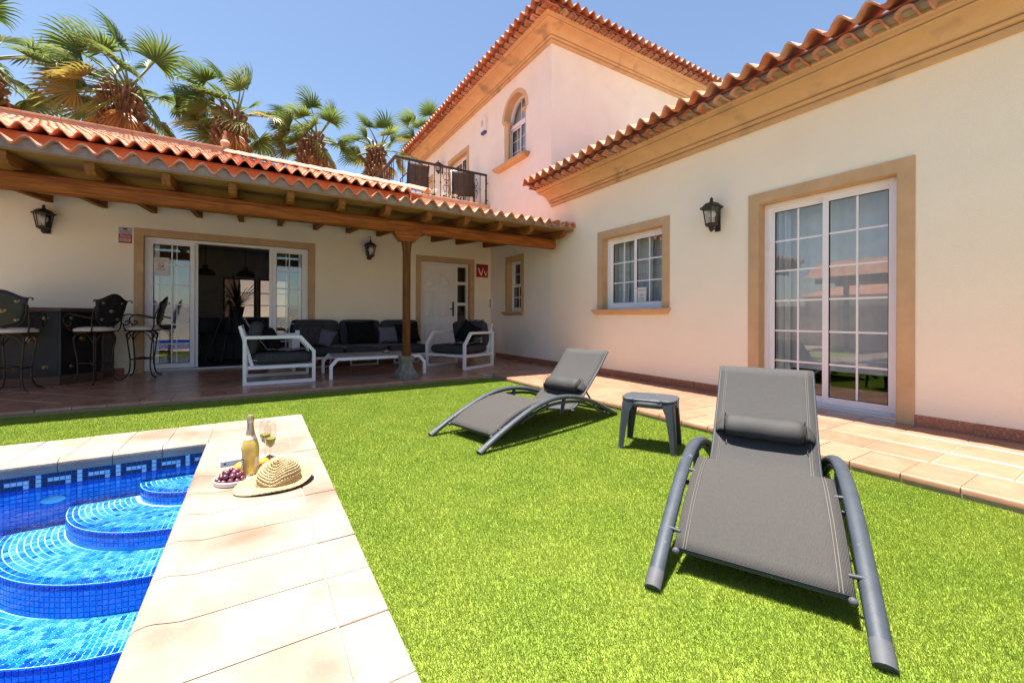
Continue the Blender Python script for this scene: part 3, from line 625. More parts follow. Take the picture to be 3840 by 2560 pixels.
# ---------------------------------------------------------------- pool
def mosaic(name, cols, src, rough=0.15):
    if name in MATS: return MATS[name]
    m = bpy.data.materials.new(name); m.use_nodes = True; MATS[name] = m; t = m.node_tree; b = t.nodes['Principled BSDF']; b.inputs['Roughness'].default_value = rough
    rp = t.nodes.new('ShaderNodeValToRGB'); rp.color_ramp.interpolation = 'CONSTANT'
    while len(rp.color_ramp.elements) < len(cols): rp.color_ramp.elements.new(0.5)
    acc = 0
    for e, (c, wgt) in zip(rp.color_ramp.elements, cols): e.position = acc; e.color = (*c, 1); acc += wgt
    if src == 'island': g_ = t.nodes.new('ShaderNodeNewGeometry'); lk(t, g_.outputs['Random Per Island'], rp.inputs[0])
    else: g_ = t.nodes.new('ShaderNodeObjectInfo'); lk(t, g_.outputs['Random'], rp.inputs[0])
    lk(t, rp.outputs[0], b.inputs['Base Color']); return m
CT = [((0.025, 0.19, 0.50), 0.34), ((0.05, 0.235, 0.54), 0.28), ((0.11, 0.30, 0.58), 0.24), ((0.010, 0.125, 0.43), 0.10), ((0.0, 0.06, 0.34), 0.04)]
CE = [((0.004, 0.09, 0.44), 0.35), ((0.010, 0.17, 0.54), 0.40), ((0.0, 0.05, 0.34), 0.25)]
CRi = [((0.010, 0.25, 0.74), 0.5), ((0.016, 0.28, 0.77), 0.3), ((0.004, 0.22, 0.70), 0.2)]
CD = [((0.0, 0.06, 0.42), 0.6), ((0.0, 0.085, 0.50), 0.4)]
CK = [((0.003, 0.007, 0.026), 0.5), ((0.004, 0.012, 0.045), 0.5)]; CL = [((0.42, 0.56, 0.60), 0.5), ((0.34, 0.50, 0.56), 0.5)]
KIND = [CT, CE, CRi, CD, CK, CL]; KN = ['tread', 'step_edge', 'riser', 'riser_top', 'band_dark', 'band_light']
MI = [mosaic('mosaic_'+n, c, 'island') for n, c in zip(KN, KIND)]; MO = [mosaic('mosaic_piece_'+n, c, 'object') for n, c in zip(KN, KIND)]
MGR = mat('mosaic_grout', (0.44, 0.68, 0.76), 0.8, 0.05, 20); MGW = mat('mosaic_grout_wall', (0.06, 0.36, 0.66), 0.8, 0.05, 20)
pool = tag(link('pool', None), kind='structure')
KX, KY = PX1, PY1; STEPS = [(0.36, -0.12), (0.69, -0.20), (0.98, -0.30), (1.27, -0.46)]; ZF = -1.0
q = MB(); n = 40; prev = 0.0; th = arc(n, pi, 1.5*pi)
for i, (r, z) in enumerate(STEPS):     # treads and risers in grout
    q.add([(KX+rr*math.cos(a), KY+rr*math.sin(a), z) for a in th for rr in (max(prev-0.01, 0), r)], [(2*j, 2*j+1, 2*j+3, 2*j+2) for j in range(n-1)], 0)
    zb_ = STEPS[i+1][1] if i < 3 else ZF
    q.add([(KX+r*math.cos(a), KY+r*math.sin(a), zz) for a in th for zz in (z, zb_)], [(2*j, 2*j+1, 2*j+3, 2*j+2) for j in range(n-1)], 1)
    prev = r
q.build('steps', [MGR, MGW], pool, fix=False)
q = MB(); zt = 0.02
for (a, b) in (((PX0, PY1), (PX1, PY1)), ((PX1, PY1), (PX1, PY0)), ((PX1, PY0), (PX0, PY0)), ((PX0, PY0), (PX0, PY1))): q.add([(*a, ZF), (*b, ZF), (*b, zt), (*a, zt)], [(0, 1, 2, 3)])
q.add([(PX0, PY0, ZF), (PX1, PY0, ZF), (PX1, PY1, ZF), (PX0, PY1, ZF)], [(0, 1, 2, 3)])
q.build('basin', mat('basin_blue', (0.01, 0.12, 0.50), 0.5, 0.15, 30), pool, fix=False)
MP = 0.0257; hs = 0.0114
tiles = []      # (centre, u, v, normal, kind)
prev = 0.0
for i, (r, z) in enumerate(STEPS):
    k = 0
    while True:
        rm = r-MP*(k+0.5)-0.001
        if rm < prev+MP*0.4 or rm < 0.02: break
        cnt = max(1, int(rm*pi/2/MP)); off = random.random()*0.5
        for j in range(cnt):
            a = pi+(j+0.5)/cnt*pi/2; u = (math.cos(a), math.sin(a), 0); v = (-math.sin(a), math.cos(a), 0)
            tiles.append(((KX+rm*u[0], KY+rm*u[1], z), v, u, (0, 0, 1), 1 if k < 2 else 0))
        k += 1
    zb_ = STEPS[i+1][1] if i < 3 else -0.80
    rows = int((z-zb_)/MP); cnt = int(r*pi/2/MP)
    for kk in range(rows):
        for j in range(cnt):
            a = pi+(j+0.5)/cnt*pi/2; u = (math.cos(a), math.sin(a), 0); v = (-math.sin(a), math.cos(a), 0)
            tiles.append(((KX+(r+0.0005)*u[0], KY+(r+0.0005)*u[1], z-0.003-MP*(kk+0.5)), v, (0, 0, 1), u, 3 if kk == 0 else 2))
    prev = r
PAT = ['DDDDDDL', 'DLLLLDL', 'DDDDLDL']
for row in range(31):
    for j in range(92):
        x = PX1-MP*(j+0.5); z = 0.018-MP*(row+0.5)
        if row < 3: kd = 4 if PAT[row][(6-j-3) % 7] == 'D' else 5
        elif row == 3: kd = 3
        else: kd = 2
        tiles.append(((x, PY1-0.0005, z), (1, 0, 0), (0, 0, 1), (0, -1, 0), kd))
def seen(t):
    c = Vector(t[0])-Vector((0, 0, HC)); k = c.dot(Fv)
    if k < 0.4 or t[0][0] > PX1-0.03: return 0
    px = 1920+1550.6*c.dot(cr)/k; py = 1192.7-1550.6*c.dot(cu)/k
    if not (0 < px < 3840 and 0 < py < 2560): return 0
    return abs(c.normalized().dot(Vector(t[3])))/c.length_squared
tiles.sort(key=lambda t: -seen(t))
def tbox(q, c, u, v, n_, m):
    c = Vector(c); u = Vector(u)*hs; v = Vector(v)*hs; n_ = Vector(n_)
    t = [c+n_*0.003+u*a*0.93+v*b*0.93 for a, b in ((-1, -1), (1, -1), (1, 1), (-1, 1))]; bs = [c+u*a+v*b for a, b in ((-1, -1), (1, -1), (1, 1), (-1, 1))]
    q.add(bs+t, [(4, 5, 6, 7), (0, 1, 5, 4), (1, 2, 6, 5), (2, 3, 7, 6), (3, 0, 4, 7)], m)
q = MB()
for t in tiles[290:]:
    tbox(q, *t)
tag(q.build('mosaic_field', MI, pool, fix=False), kind='stuff')
TM = []
for m in MO:
    q = MB(); tbox(q, (0, 0, 0), (1, 0, 0), (0, 1, 0), (0, 0, 1), 0); TM.append(q.mesh('mosaic_tile', m, fix=False))
for t in tiles[:290]:
    o = link('mosaic_tile', TM[t[4]], pool, t[0]); u, v, n_ = Vector(t[1]), Vector(t[2]), Vector(t[3])
    if u.cross(v).dot(n_) < 0: u = -u
    o.rotation_euler = Matrix((u, v, n_)).transposed().to_euler()
WATER = glassmat('pool_water', (0.80, 0.95, 1.0), 1.33, 0.0, (7.0, 0.22))
wt = MB().add([(PX0, PY0, -0.06), (PX1, PY0, -0.06), (PX1, PY1, -0.06), (PX0, PY1, -0.06)], [(0, 1, 2, 3)]).build('water', WATER, fix=False); tag(wt, kind='structure')
q = MB().lathe([(0.055, 0), (0.055, 0.008), (0.045, 0.012), (0.001, 0.012)], 20); o = q.build('oval_disc', mat('pale_cyan', (0.25, 0.62, 0.72), 0.4), pool, (-1.07, PY1-0.001, -0.145), smooth=40); o.rotation_euler = (pi/2, 0, 0); o.scale = (1, 0.4, 1)  # pale cyan oval disc, flat on the back wall of the pool

# ---------------------------------------------------------------- coping
coping = tag(link('coping', None), kind='structure')
CPF = [(0.012, 0.018), (-0.002, 0.020), (-0.010, 0.034), (-0.013, 0.056), (-0.008, 0.080), (0.006, 0.092), (0.03, 0.097), (0.05, 0.095), (0.08, 0.087), (0.11, 0.081), (0.16, 0.080), (0.498, 0.080), (0.498, -0.028), (0.002, -0.028)]
SN = MB().prism(CPF, 0.002, 0.260, lambda a, b, h: (a, h, b)).mesh('slab', STONE, smooth=35)
SB = MB().prism(CPF, 0.002, 0.248, lambda a, b, h: (h, a, b)).mesh('slab', STONE, smooth=35)
BN = MB().bx(0.504, 0.648, 0.002, 0.260, -0.028, 0.080).mesh('border_slab', STONE); BB = MB().bx(0.002, 0.248, 0.504, 0.66, -0.028, 0.080).mesh('border_slab', STONE)
y = 3.648-0.262
while y > -4.6:
    link('slab', SN, coping, (PX1, y, 0)); link('border_slab', BN, coping, (PX1, y, random.uniform(-0.002, 0.001)), bev=0.004); y -= 0.262
x = PX1-0.002-0.25
while x > -5.0:
    link('slab', SB, coping, (x, PY1, 0)); link('border_slab', BB, coping, (x, PY1, random.uniform(-0.002, 0.001)), bev=0.004); x -= 0.25
q = MB().bx(PX1+0.03, PX1+0.640, -4.5, PY1+0.65, -0.027, 0.0735); q.bx(-5.0, PX1+0.03, PY1+0.03, PY1+0.65, -0.027, 0.0735); q.build('joint_mortar', mat('joint_mortar', (0.40, 0.30, 0.21), 0.95, 0.15, 20), coping)
up = CPF[5:12]; up[0] = (0.0, 0.092); n = 14
q = MB(); q.add([(PX1+d*math.cos(a), PY1+d*math.sin(a), z) for a in arc(n, 0, pi/2) for d, z in up], [(i*7+j, i*7+j+1, (i+1)*7+j+1, (i+1)*7+j) for i in range(n-1) for j in range(6)])
q.bx(PX1, PX1+0.498, PY1+0.0, PY1+0.498, -0.028, 0.0785); q.build('corner_slab', STONE, coping, smooth=35)
MB().bx(PX1+0.504, PX1+0.648, PY1+0.002, PY1+0.498, -0.028, 0.080).build('border_slab', STONE, coping, bev=0.004); MB().bx(PX1+0.002, PX1+0.648, PY1+0.504, PY1+0.66, -0.028, 0.080).build('border_slab', STONE, coping, bev=0.004)
# ---------------------------------------------------------------- lawn of artificial turf
def turfmat(name, base, isl):
    m = bpy.data.materials.new(name); m.use_nodes = True; t = m.node_tree; b = t.nodes['Principled BSDF']; b.inputs['Roughness'].default_value = 0.55; b.inputs['Specular IOR Level'].default_value = 0.25
    N = t.nodes.new; rp = N('ShaderNodeValToRGB'); el = rp.color_ramp.elements
    el[0].position = 0; el[0].color = (0.185, 0.272, 0.034, 1); el[1].position = 1; el[1].color = (0.36, 0.375, 0.095, 1)
    e = el.new(0.45); e.color = (0.232, 0.318, 0.040, 1); e = el.new(0.8); e.color = (0.29, 0.355, 0.054, 1)
    tc = N('ShaderNodeTexCoord'); nz = N('ShaderNodeTexNoise'); nz.inputs['Scale'].default_value = 3.2; nz.inputs['Detail'].default_value = 4; lk(t, tc.outputs['Object'], nz.inputs['Vector'])
    mx = N('ShaderNodeMath'); mx.operation = 'MULTIPLY_ADD'; mx.inputs[1].default_value = 0.30
    ad = N('ShaderNodeMath'); ad.operation = 'MULTIPLY_ADD'; ad.inputs[1].default_value = 1.1; ad.inputs[2].default_value = -0.18; lk(t, nz.outputs[0], ad.inputs[0]); lk(t, ad.outputs[0], mx.inputs[2])
    if isl: g_ = N('ShaderNodeNewGeometry'); lk(t, g_.outputs['Random Per Island'], mx.inputs[0])
    else:
        n2 = N('ShaderNodeTexNoise'); n2.inputs['Scale'].default_value = 400; lk(t, tc.outputs['Object'], n2.inputs['Vector']); lk(t, n2.outputs[0], mx.inputs[0])
    lk(t, mx.outputs[0], rp.inputs[0])
    if isl:
        lk(t, rp.outputs[0], b.inputs['Base Color']); tl = N('ShaderNodeBsdfTranslucent'); lk(t, rp.outputs[0], tl.inputs[0]); ms = N('ShaderNodeMixShader'); ms.inputs[0].default_value = 0.35
        lk(t, b.outputs[0], ms.inputs[1]); lk(t, tl.outputs[0], ms.inputs[2]); lk(t, ms.outputs[0], t.nodes['Material Output'].inputs[0])
    else:
        h = N('ShaderNodeHueSaturation'); h.inputs['Value'].default_value = 0.8; lk(t, rp.outputs[0], h.inputs['Color']); lk(t, h.outputs[0], b.inputs['Base Color'])
    return m
TURF = turfmat('turf_blades', None, True); TBASE = turfmat('turf_backing', None, False)
LX, LY = PX1+0.648, PY1+0.66
lawn = MB(); lawn.add([(LX, -4, 0), (3.284, -4, 0), (3.284, 5.93, 0), (LX, 5.93, 0)], [(0, 1, 2, 3)]); lawn.add([(-6.5, LY, 0), (LX, LY, 0), (LX, 5.93, 0), (-6.5, 5.93, 0)], [(0, 1, 2, 3)])
lawn = tag(lawn.build('lawn', TBASE, fix=False), 'short bright green artificial turf between pool and patio', 'lawn', kind='stuff')
def blades(x0, x1, y0, y1, dens):
    n = int((x1-x0)*(y1-y0)*dens); P = np.stack([rng.uniform(x0, x1, n), rng.uniform(y0, y1, n)], 1)
    k = P @ np.array([Fv.x, Fv.y]); lat = P @ np.array([Rv.x, Rv.y])
    ok = (k > 0.75) & (np.abs(lat) < 1.32*k+0.3); keep = rng.random(n) < np.clip((1.7/np.maximum(k, 0.1))**1.2, 0.14, 1)
    ok &= keep; return P[ok], k[ok]
A = [blades(LX+0.004, 3.28, -1.2, 5.925, 105000), blades(-3.2, LX, LY+0.004, 5.925, 90000)]
P = np.concatenate([a[0] for a in A]); K = np.concatenate([a[1] for a in A]); n = len(P)
Lb = rng.uniform(0.009, 0.017, n); az = rng.normal(2.4, 1.3, n); tilt = rng.uniform(0.15, 1.05, n); wd = 0.0011*np.clip(K/1.7, 1, 3.2)*rng.uniform(0.8, 1.3, n)
dx, dy = np.cos(az), np.sin(az); ta = rng.uniform(0, 2*pi, n); sx, sy = np.cos(ta), np.sin(ta)
V = np.zeros((n, 3, 3))
V[:, 0, 0] = P[:, 0]-sx*wd; V[:, 0, 1] = P[:, 1]-sy*wd; V[:, 1, 0] = P[:, 0]+sx*wd; V[:, 1, 1] = P[:, 1]+sy*wd
V[:, 2, 0] = np.clip(P[:, 0]+dx*np.sin(tilt)*Lb, -9, 3.281); V[:, 2, 1] = P[:, 1]+dy*np.sin(tilt)*Lb; V[:, 2, 2] = np.cos(tilt)*Lb
me = bpy.data.meshes.new('blades'); me.vertices.add(n*3); me.vertices.foreach_set('co', V.reshape(-1)); nf = n
me.loops.add(nf*3); me.loops.foreach_set('vertex_index', np.arange(nf*3, dtype=np.int32)); me.polygons.add(nf); me.polygons.foreach_set('loop_start', np.arange(0, nf*3, 3, dtype=np.int32)); me.polygons.foreach_set('loop_total', np.full(nf, 3, dtype=np.int32))
me.materials.append(TURF); me.update(calc_edges=True); me.validate()
tag(link('blades', me, lawn), kind='stuff')
print('blades', n)
# ---------------------------------------------------------------- sun loungers
GREYM = mat('slate_metal', (0.036, 0.045, 0.060), 0.55, 0.18, 12, 0.08, 60, metal=0.0, spec=0.35, stain_or_light=((0.11, 0.125, 0.15), 26, 0.66, 0.06))
CAPM = mat('grey_plastic_cap', (0.060, 0.064, 0.075), 0.65, 0.15, 30)
def slingmat(name, col):
    m = mat(name, col, 0.8, 0.16, 60, spec=0.2, stretch=(1, 8, 1)); t = m.node_tree; b = t.nodes['Principled BSDF']; N = t.nodes.new
    tc = N('ShaderNodeTexCoord'); w1 = N('ShaderNodeTexWave'); w2 = N('ShaderNodeTexWave')
    for w_, dr in ((w1, 'X'), (w2, 'Y')): w_.wave_type = 'BANDS'; w_.bands_direction = dr; w_.inputs['Scale'].default_value = 75; w_.inputs['Distortion'].default_value = 0.6; lk(t, tc.outputs['Object'], w_.inputs['Vector'])
    ad = N('ShaderNodeMath'); ad.operation = 'ADD'; lk(t, w1.outputs[1], ad.inputs[0]); lk(t, w2.outputs[1], ad.inputs[1])
    bp = N('ShaderNodeBump'); bp.inputs['Strength'].default_value = 0.5; bp.inputs['Distance'].default_value = 0.002; lk(t, ad.outputs[0], bp.inputs['Height']); lk(t, bp.outputs[0], b.inputs['Normal']); return m
SLING = slingmat('taupe_sling', (0.058, 0.054, 0.052)); SLINGB = slingmat('taupe_back_sling', (0.060, 0.058, 0.058)); PILL = mat('charcoal_pillow', (0.030, 0.029, 0.029), 0.7, 0.1, 20, 0.2, 200)
SEAM = mat('seam_thread', (0.17, 0.158, 0.14), 0.8)
ARC = [(0, 0.012), (0.10, 0.062), (0.2, 0.110), (0.405, 0.195), (0.609, 0.262), (0.832, 0.295), (1.076, 0.278), (1.346, 0.208), (1.567, 0.118), (1.79, 0.014)]
HW = 0.315
def lounger(label, loc, rz, front_pillow):
    L = thing('sun_lounger', label, 'lounger', loc, rz, 'sun loungers on the lawn')
    for s in (-1, 1):
        y = s*HW; q = MB(); pts = [(p[0], y, p[1]) for p in smoothline(ARC, 44)]; q.tube(pts[2:], 0.0285, 12, flat=0.72)
        low = smoothline([(0.42, 0.150), (0.495, 0.182), (0.718, 0.238), (0.952, 0.245), (1.208, 0.212), (1.43, 0.128), (1.60, 0.050)], 24)
        lp = [(p[0], y, p[1]) for p in low]+[(1.632, y, 0.050), (1.645, y, 0.072), (1.630, y, 0.093)]
        q.tube(lp, 0.0135, 8)
        for a, b in (((0.50, 0.188), (0.52, 0.228)), ((0.955, 0.247), (0.985, 0.288)), ((1.40, 0.145), (1.425, 0.178))): q.tube([(a[0], y, a[1]), (b[0], y, b[1])], 0.012, 8)
        q.tube([(0.945, y*0.97, 0.155), (0.965, y, 0.275)], 0.017, 8)
        q.build('side_frame', GREYM, L, smooth=60)
        q = MB(); q.tube([(p[0], y, p[1]) for p in smoothline(ARC, 44)[:4]], 0.0297, 12, flat=0.74); q.build('foot_cap', CAPM, L, smooth=60)
    leg = smoothline([(0.165, 0.100), (0.357, 0.196), (0.557, 0.256), (0.70, 0.277), (0.775, 0.276), (0.80, 0.258)], 22)
    back = smoothline([(0.79, 0.215), (0.90, 0.195), (1.02, 0.172), (1.12, 0.158), (1.185, 0.168), (1.275, 0.224), (1.387, 0.318), (1.563, 0.478), (1.728, 0.652)], 34)
    hw = 0.272
    def sling(name, path, m, hw, sag):
        q = MB(); n_ = len(path); q.grid(lambda u, v: (path[min(int(round(u*(n_-1))), n_-1)][0], hw*(2*v-1), path[min(int(round(u*(n_-1))), n_-1)][1]-sag*math.sin(pi*v)*math.sin(pi*u)**0.5), n_, 9)
        o = q.build(name, m, L, smooth=70, fix=False); md = o.modifiers.new('thickness', 'SOLIDIFY'); md.thickness = 0.004; return o
    a = sling('leg_sling', leg, SLING, hw, 0.006); b = sling('back_sling', back, SLINGB, hw-0.012, 0.012)
    for s in (-1, 1):
        for path, w_, par in ((leg, hw, a), (back, hw-0.012, b)):
            for off in (0.030, 0.040): MB().tube([(p[0], s*(w_-off), p[1]+0.0022) for p in path], 0.0009, 4).build('seam', SEAM, par)
        MB().tube([(p[0], s*(hw-0.008), p[1]-0.014) for p in leg], 0.0115, 8).build('sling_rail', GREYM, L, smooth=60); MB().tube([(p[0]+0.005, s*(hw-0.012), p[1]-0.010) for p in back], 0.0105, 8).build('sling_rail', GREYM, L, smooth=60)
        for sx, sz, r_ in ((0.23, 0.132, 0.008), (0.60, 0.258, 0.008), (0.95, 0.18, 0.008)): MB().tube([(sx, s*(hw-0.01), sz), (sx, s*HW, sz+0.005)], r_, 8).build('connector', GREYM, L, smooth=60)
        MB().ell((0.160, s*(hw-0.006), 0.086), (0.012, 0.014, 0.014)).build('end_cap', CAPM, L, smooth=60)
        MB().tube([(1.40, s*0.20, 0.318), (1.62, s*0.20, 0.075)], 0.009, 8).build('back_strut', GREYM, L, smooth=60)
        q = MB(); q.tube([(1.36, s*(HW-0.06), 0.165), (1.64, s*(HW-0.06), 0.075)], 0.009, 8)
        for t in (0.3, 0.5, 0.7, 0.9): q.tube([(1.36+0.28*t, s*(HW-0.06), 0.165-0.09*t), (1.372+0.28*t, s*(HW-0.06), 0.188-0.09*t)], 0.006, 6)
        q.build('notch_rail', GREYM, L, smooth=60)
    for sx, sz, r in ((0.178, 0.088, 0.011), (0.62, 0.190, 0.012), (1.13, 0.140, 0.011), (1.62, 0.075, 0.010)): MB().tube([(sx, -hw if sx < 0.5 else -HW, sz), (sx, hw if sx < 0.5 else HW, sz)], r, 8).build('cross_bar', GREYM, L, smooth=60)
    MB().tube([(1.732, -0.236, 0.640), (1.732, 0.236, 0.640)], 0.009, 8).build('cross_bar', GREYM, L, smooth=60)
    # roll pillow held by a strap
    pc = Vector((1.335, 0, 0.335)); al = Vector((0.72, 0, 0.69)); nr = Vector((-0.69, 0, 0.72))
    q = MB()
    def pf(u, v):
        y = (2*u-1); e = max(0.0, 1-abs(y)**14)**0.5; a_ = 2*pi*v
        return pc+al*(0.072*e*math.cos(a_))+nr*(0.050*e*math.sin(a_)*(1+0.05*math.sin(6*y)))+Vector((0, 0.212*y, 0))
    q.grid(pf, 26, 18, cv=True); pl = q.build('pillow', PILL, L, smooth=60)
    for s in (-1, 1):
        q = MB(); q.grid(lambda u, v: pc+al*((2*v-1)*(0.055-0.020*u))+nr*(0.012-0.062*u**1.5+0.004*math.sin(5*v))+Vector((0, s*(0.205+0.048*u), 0)), 8, 6)
        o = q.build('strap', SLINGB, pl, smooth=70, fix=False); md = o.modifiers.new('t', 'SOLIDIFY'); md.thickness = 0.003
        MB().tube([pc+al*(0.073*math.cos(t))+nr*(0.051*math.sin(t))+Vector((0, s*0.203, 0)) for t in arc(24, 0, 2*pi)], 0.002, 5).build('piping', RUBBER, pl)
    return L
lounger('slate grey sun lounger with taupe sling beside the patio, side on', (1.282, 2.9525, 0), R(12.5), True)
lounger('nearest slate grey sun lounger, its foot end pointing towards the viewer', (1.348, 0.7165, 0), R(26.1), True)

# ---------------------------------------------------------------- plastic side table
PLAS = mat('slate_plastic', (0.045, 0.053, 0.067), 0.5, 0.12, 18, 0.15, 120, spec=0.4, stain_or_light=((0.085, 0.09, 0.10), 14, 0.62, 0.1))
st = thing('side_table', 'low slate grey plastic side table standing between the two loungers', 'table', (2.568, 2.145, 0), R(-60))
def notched(hx, hy, c, nt_, n=6):
    """rounded rectangle with stepped-out middles"""
    pts = []
    for sx, sy, a0 in ((1, 1, 0), (-1, 1, pi/2), (-1, -1, pi), (1, -1, 1.5*pi)):
        cor = [(sx*(hx-c)+c*math.cos(a), sy*(hy-c)+c*math.sin(a)) for a in arc(n, a0, a0+pi/2)]
        if sx*sy > 0: pre = [(sx*(hx+nt_*0), sy*(hy-c-0.065))]; 
        pts += cor
    return pts
def tabletop(hx, hy, c=0.045, nt_=0.014):
    pts = []
    for k, (sx, sy, a0) in enumerate(((1, 1, 0), (-1, 1, pi/2), (-1, -1, pi), (1, -1, 1.5*pi))):
        pts += [(sx*(hx-c)+c*math.cos(a), sy*(hy-c)+c*math.sin(a)) for a in arc(6, a0, a0+pi/2)]
        # bulged middle of the following side
        nx, ny = ((0, 1), (-1, 0), (0, -1), (1, 0))[k]; half = (hx if ny else hy)*0.50; base = hy if ny else hx
        tx, ty = (-ny, nx)
        for t, o in ((-half-0.012, 0), (-half, nt_), (half, nt_), (half+0.012, 0)): pts.append((nx*(base+o)+tx*t, ny*(base+o)+ty*t))
    return pts
tp = tabletop(0.185, 0.150)
MB().prism(tp, 0.365, 0.385, lambda a, b, h: (a, b, h)).build('table_top', PLAS, st, smooth=35, bev=0.006)
q = MB(); tp2 = [(x*0.985, y*0.985) for x, y in tp]; k = len(tp2); q.add([(x, y, z) for z in (0.325, 0.366) for x, y in tp2], [(i, (i+1) % k, k+(i+1) % k, k+i) for i in range(k)]); o = q.build('apron', PLAS, st, smooth=35, fix=False); md = o.modifiers.new('t', 'SOLIDIFY'); md.thickness = 0.006
for sx in (-1, 1):
    for sy in (-1, 1):
        q = MB(); rows = []
        for z, w_, ox, oy in ((0.36, 0.085, 0.183, 0.148), (0.33, 0.080, 0.186, 0.151), (0.28, 0.062, 0.190, 0.154), (0.15, 0.050, 0.200, 0.163), (0.0, 0.038, 0.208, 0.170)):
            e = 0.014
            rows.append([(sx*(ox-w_), sy*oy, z), (sx*(ox-e), sy*oy, z), (sx*ox, sy*(oy-e), z), (sx*ox, sy*(oy-w_), z), (sx*(ox-0.008), sy*(oy-w_), z), (sx*(ox-0.010), sy*(oy-0.010-e*0.3), z), (sx*(ox-w_), sy*(oy-0.008), z)])
        for r_ in rows: q.v += r_
        q.f += [(i*7+j, i*7+(j+1) % 7, (i+1)*7+(j+1) % 7, (i+1)*7+j) for i in range(len(rows)-1) for j in range(7)]+[tuple(range(7)), tuple((len(rows)-1)*7+j for j in range(7))]; q.m = [0]*len(q.f)
        lg = q.build('leg', PLAS, st, smooth=35)
        MB().bx(*sorted((sx*0.172, sx*0.208)), *sorted((sy*0.160, sy*0.1705)), 0.0, 0.012).build('foot', CAPM, lg)

# ---------------------------------------------------------------- porch furniture
WF = mat('white_frame', (0.74, 0.75, 0.76), 0.45, 0.04, 10, spec=0.4); CUSH = mat('charcoal_cushion', (0.045, 0.047, 0.050), 0.85, 0.12, 14, 0.25, 260, spec=0.2)
TABT = mat('grey_table_top', (0.33, 0.30, 0.30), 0.4, 0.12, 6, stretch=(1, 14, 1)); PIPE = mat('white_piping', (0.6, 0.58, 0.55), 0.7)
def cushion(name, parent, c, d, m, M=None, ex=6, puff=0.06):
    """box cushion with soft edges"""
    c = Vector(c); a, b, h = d[0]/2, d[1]/2, d[2]/2
    def fn(u, v):
        t = 2*pi*u; f = pi*(v-0.5); p = 2/ex
        cs = lambda x: math.copysign(abs(math.cos(x))**p, math.cos(x)); sn = lambda x: math.copysign(abs(math.sin(x))**p, math.sin(x))
        x, y, z = a*cs(f)*cs(t), b*cs(f)*sn(t), h*math.copysign(abs(math.sin(f))**(2/3), math.sin(f))
        z *= 1+puff*(1-min(1, (x/a)**2))*(1-min(1, (y/b)**2))
        v_ = Vector((x, y, z)); return (M @ v_ if M is not None else v_)+c
    q = MB(); q.grid(fn, 40, 14, cu=True); return q.build(name, m, parent, smooth=80)
def bar_loop(q, prof, y0, y1, wd):
    """closed flat-bar loop in the xz plane; prof outer polygon, wd bar width"""
    k = len(prof); cen = (sum(p[0] for p in prof)/k, sum(p[1] for p in prof)/k); inner = []
    for i in range(k):
        p0, p1, p2 = Vector(prof[i-1]), Vector(prof[i]), Vector(prof[(i+1) % k]); d1 = (p1-p0).normalized(); d2 = (p2-p1).normalized()
        n1 = Vector((-d1.y, d1.x)); n2 = Vector((-d2.y, d2.x)); bi = (n1+n2).normalized(); s = wd/max(0.3, bi.dot(n1))
        pp = p1+bi*s
        if (Vector(cen)-pp).length > (Vector(cen)-p1).length: pp = p1-bi*s
        inner.append(tuple(pp))
    vs = [(x, y, z) for y in (y0, y1) for ring_ in (prof, inner) for x, z in ring_]
    fs = []
    for i in range(k):
        j = (i+1) % k
        fs += [(i, j, k+j, k+i), (2*k+i, 3*k+i, 3*k+j, 2*k+j), (i, 2*k+i, 2*k+j, j), (k+i, k+j, 3*k+j, 3*k+i)]
    q.add(vs, fs)
def armchair(label, loc, rz, W):
    A = thing('armchair', label, 'armchair', loc, rz, 'white framed lounge armchairs on the porch')
    for y in (0, W-0.05):
        q = MB(); bar_loop(q, [(0, 0), (0.885, 0), (0.885, 0.445), (0.70, 0.667), (0, 0.667)], y, y+0.05, 0.045); q.bx(0.045, 0.84, y+0.006, y+0.044, 0.212, 0.258); q.build('side_frame', WF, A, bev=0.004)
    MB().bx(0.80, 0.84, 0.05, W-0.05, 0.212, 0.258).build('seat_rail', WF, A, bev=0.004); MB().bx(0.06, 0.10, 0.05, W-0.05, 0.212, 0.258).build('seat_rail', WF, A, bev=0.004)
    for i in range(4): MB().bx(0.10, 0.80, 0.15+i*(W-0.36)/3, 0.21+i*(W-0.36)/3, 0.222, 0.250).build('seat_slat', WF, A)
    for y in (0.055, W-0.095): MB().beam((0.11, y+0.02, 0.24), (-0.035, y+0.02, 0.80), 0.04, 0.03, up=(0, 1, 0)).build('back_post', WF, A, bev=0.003)
    MB().beam((-0.03, 0.055, 0.78), (-0.03, W-0.055, 0.78), 0.03, 0.04).build('back_rail', WF, A, bev=0.003)
    cs = cushion('seat_cushion', A, (0.475, W/2, 0.345), (0.76, W-0.12, 0.165), CUSH, ex=9)
    Mb = Matrix.Rotation(R(-76), 3, 'Y'); cb = cushion('back_cushion', A, (0.115, W/2, 0.615), (0.50, W-0.13, 0.17), CUSH, Mb, ex=7)
    MB().tube([(0.10, 0.075, 0.34), (0.15, 0.072, 0.325), (0.34, 0.072, 0.322)], 0.004, 5).build('piping', PIPE, cs)
    return A
armchair('white framed armchair with charcoal cushions in front of the open sliding door', (-0.173, 6.575, PZ), 0, 0.975)
armchair('white framed armchair with charcoal cushions in the corner by the front door', (3.487, 7.89, PZ), R(205.7), 0.96)
sofa = thing('sofa', 'long charcoal cushioned sofa with white frame against the porch wall', 'sofa', (0.55, 7.92, PZ), 0)
SWX = 2.42
q = MB()
q.bx(0, SWX, 0.02, 0.07, 0.185, 0.225); q.bx(0, SWX, 0.80, 0.85, 0.185, 0.225); q.bx(0, 0.05, 0.07, 0.80, 0.185, 0.225); q.bx(SWX-0.05, SWX, 0.07, 0.80, 0.185, 0.225); q.build('frame', WF, sofa, bev=0.004)
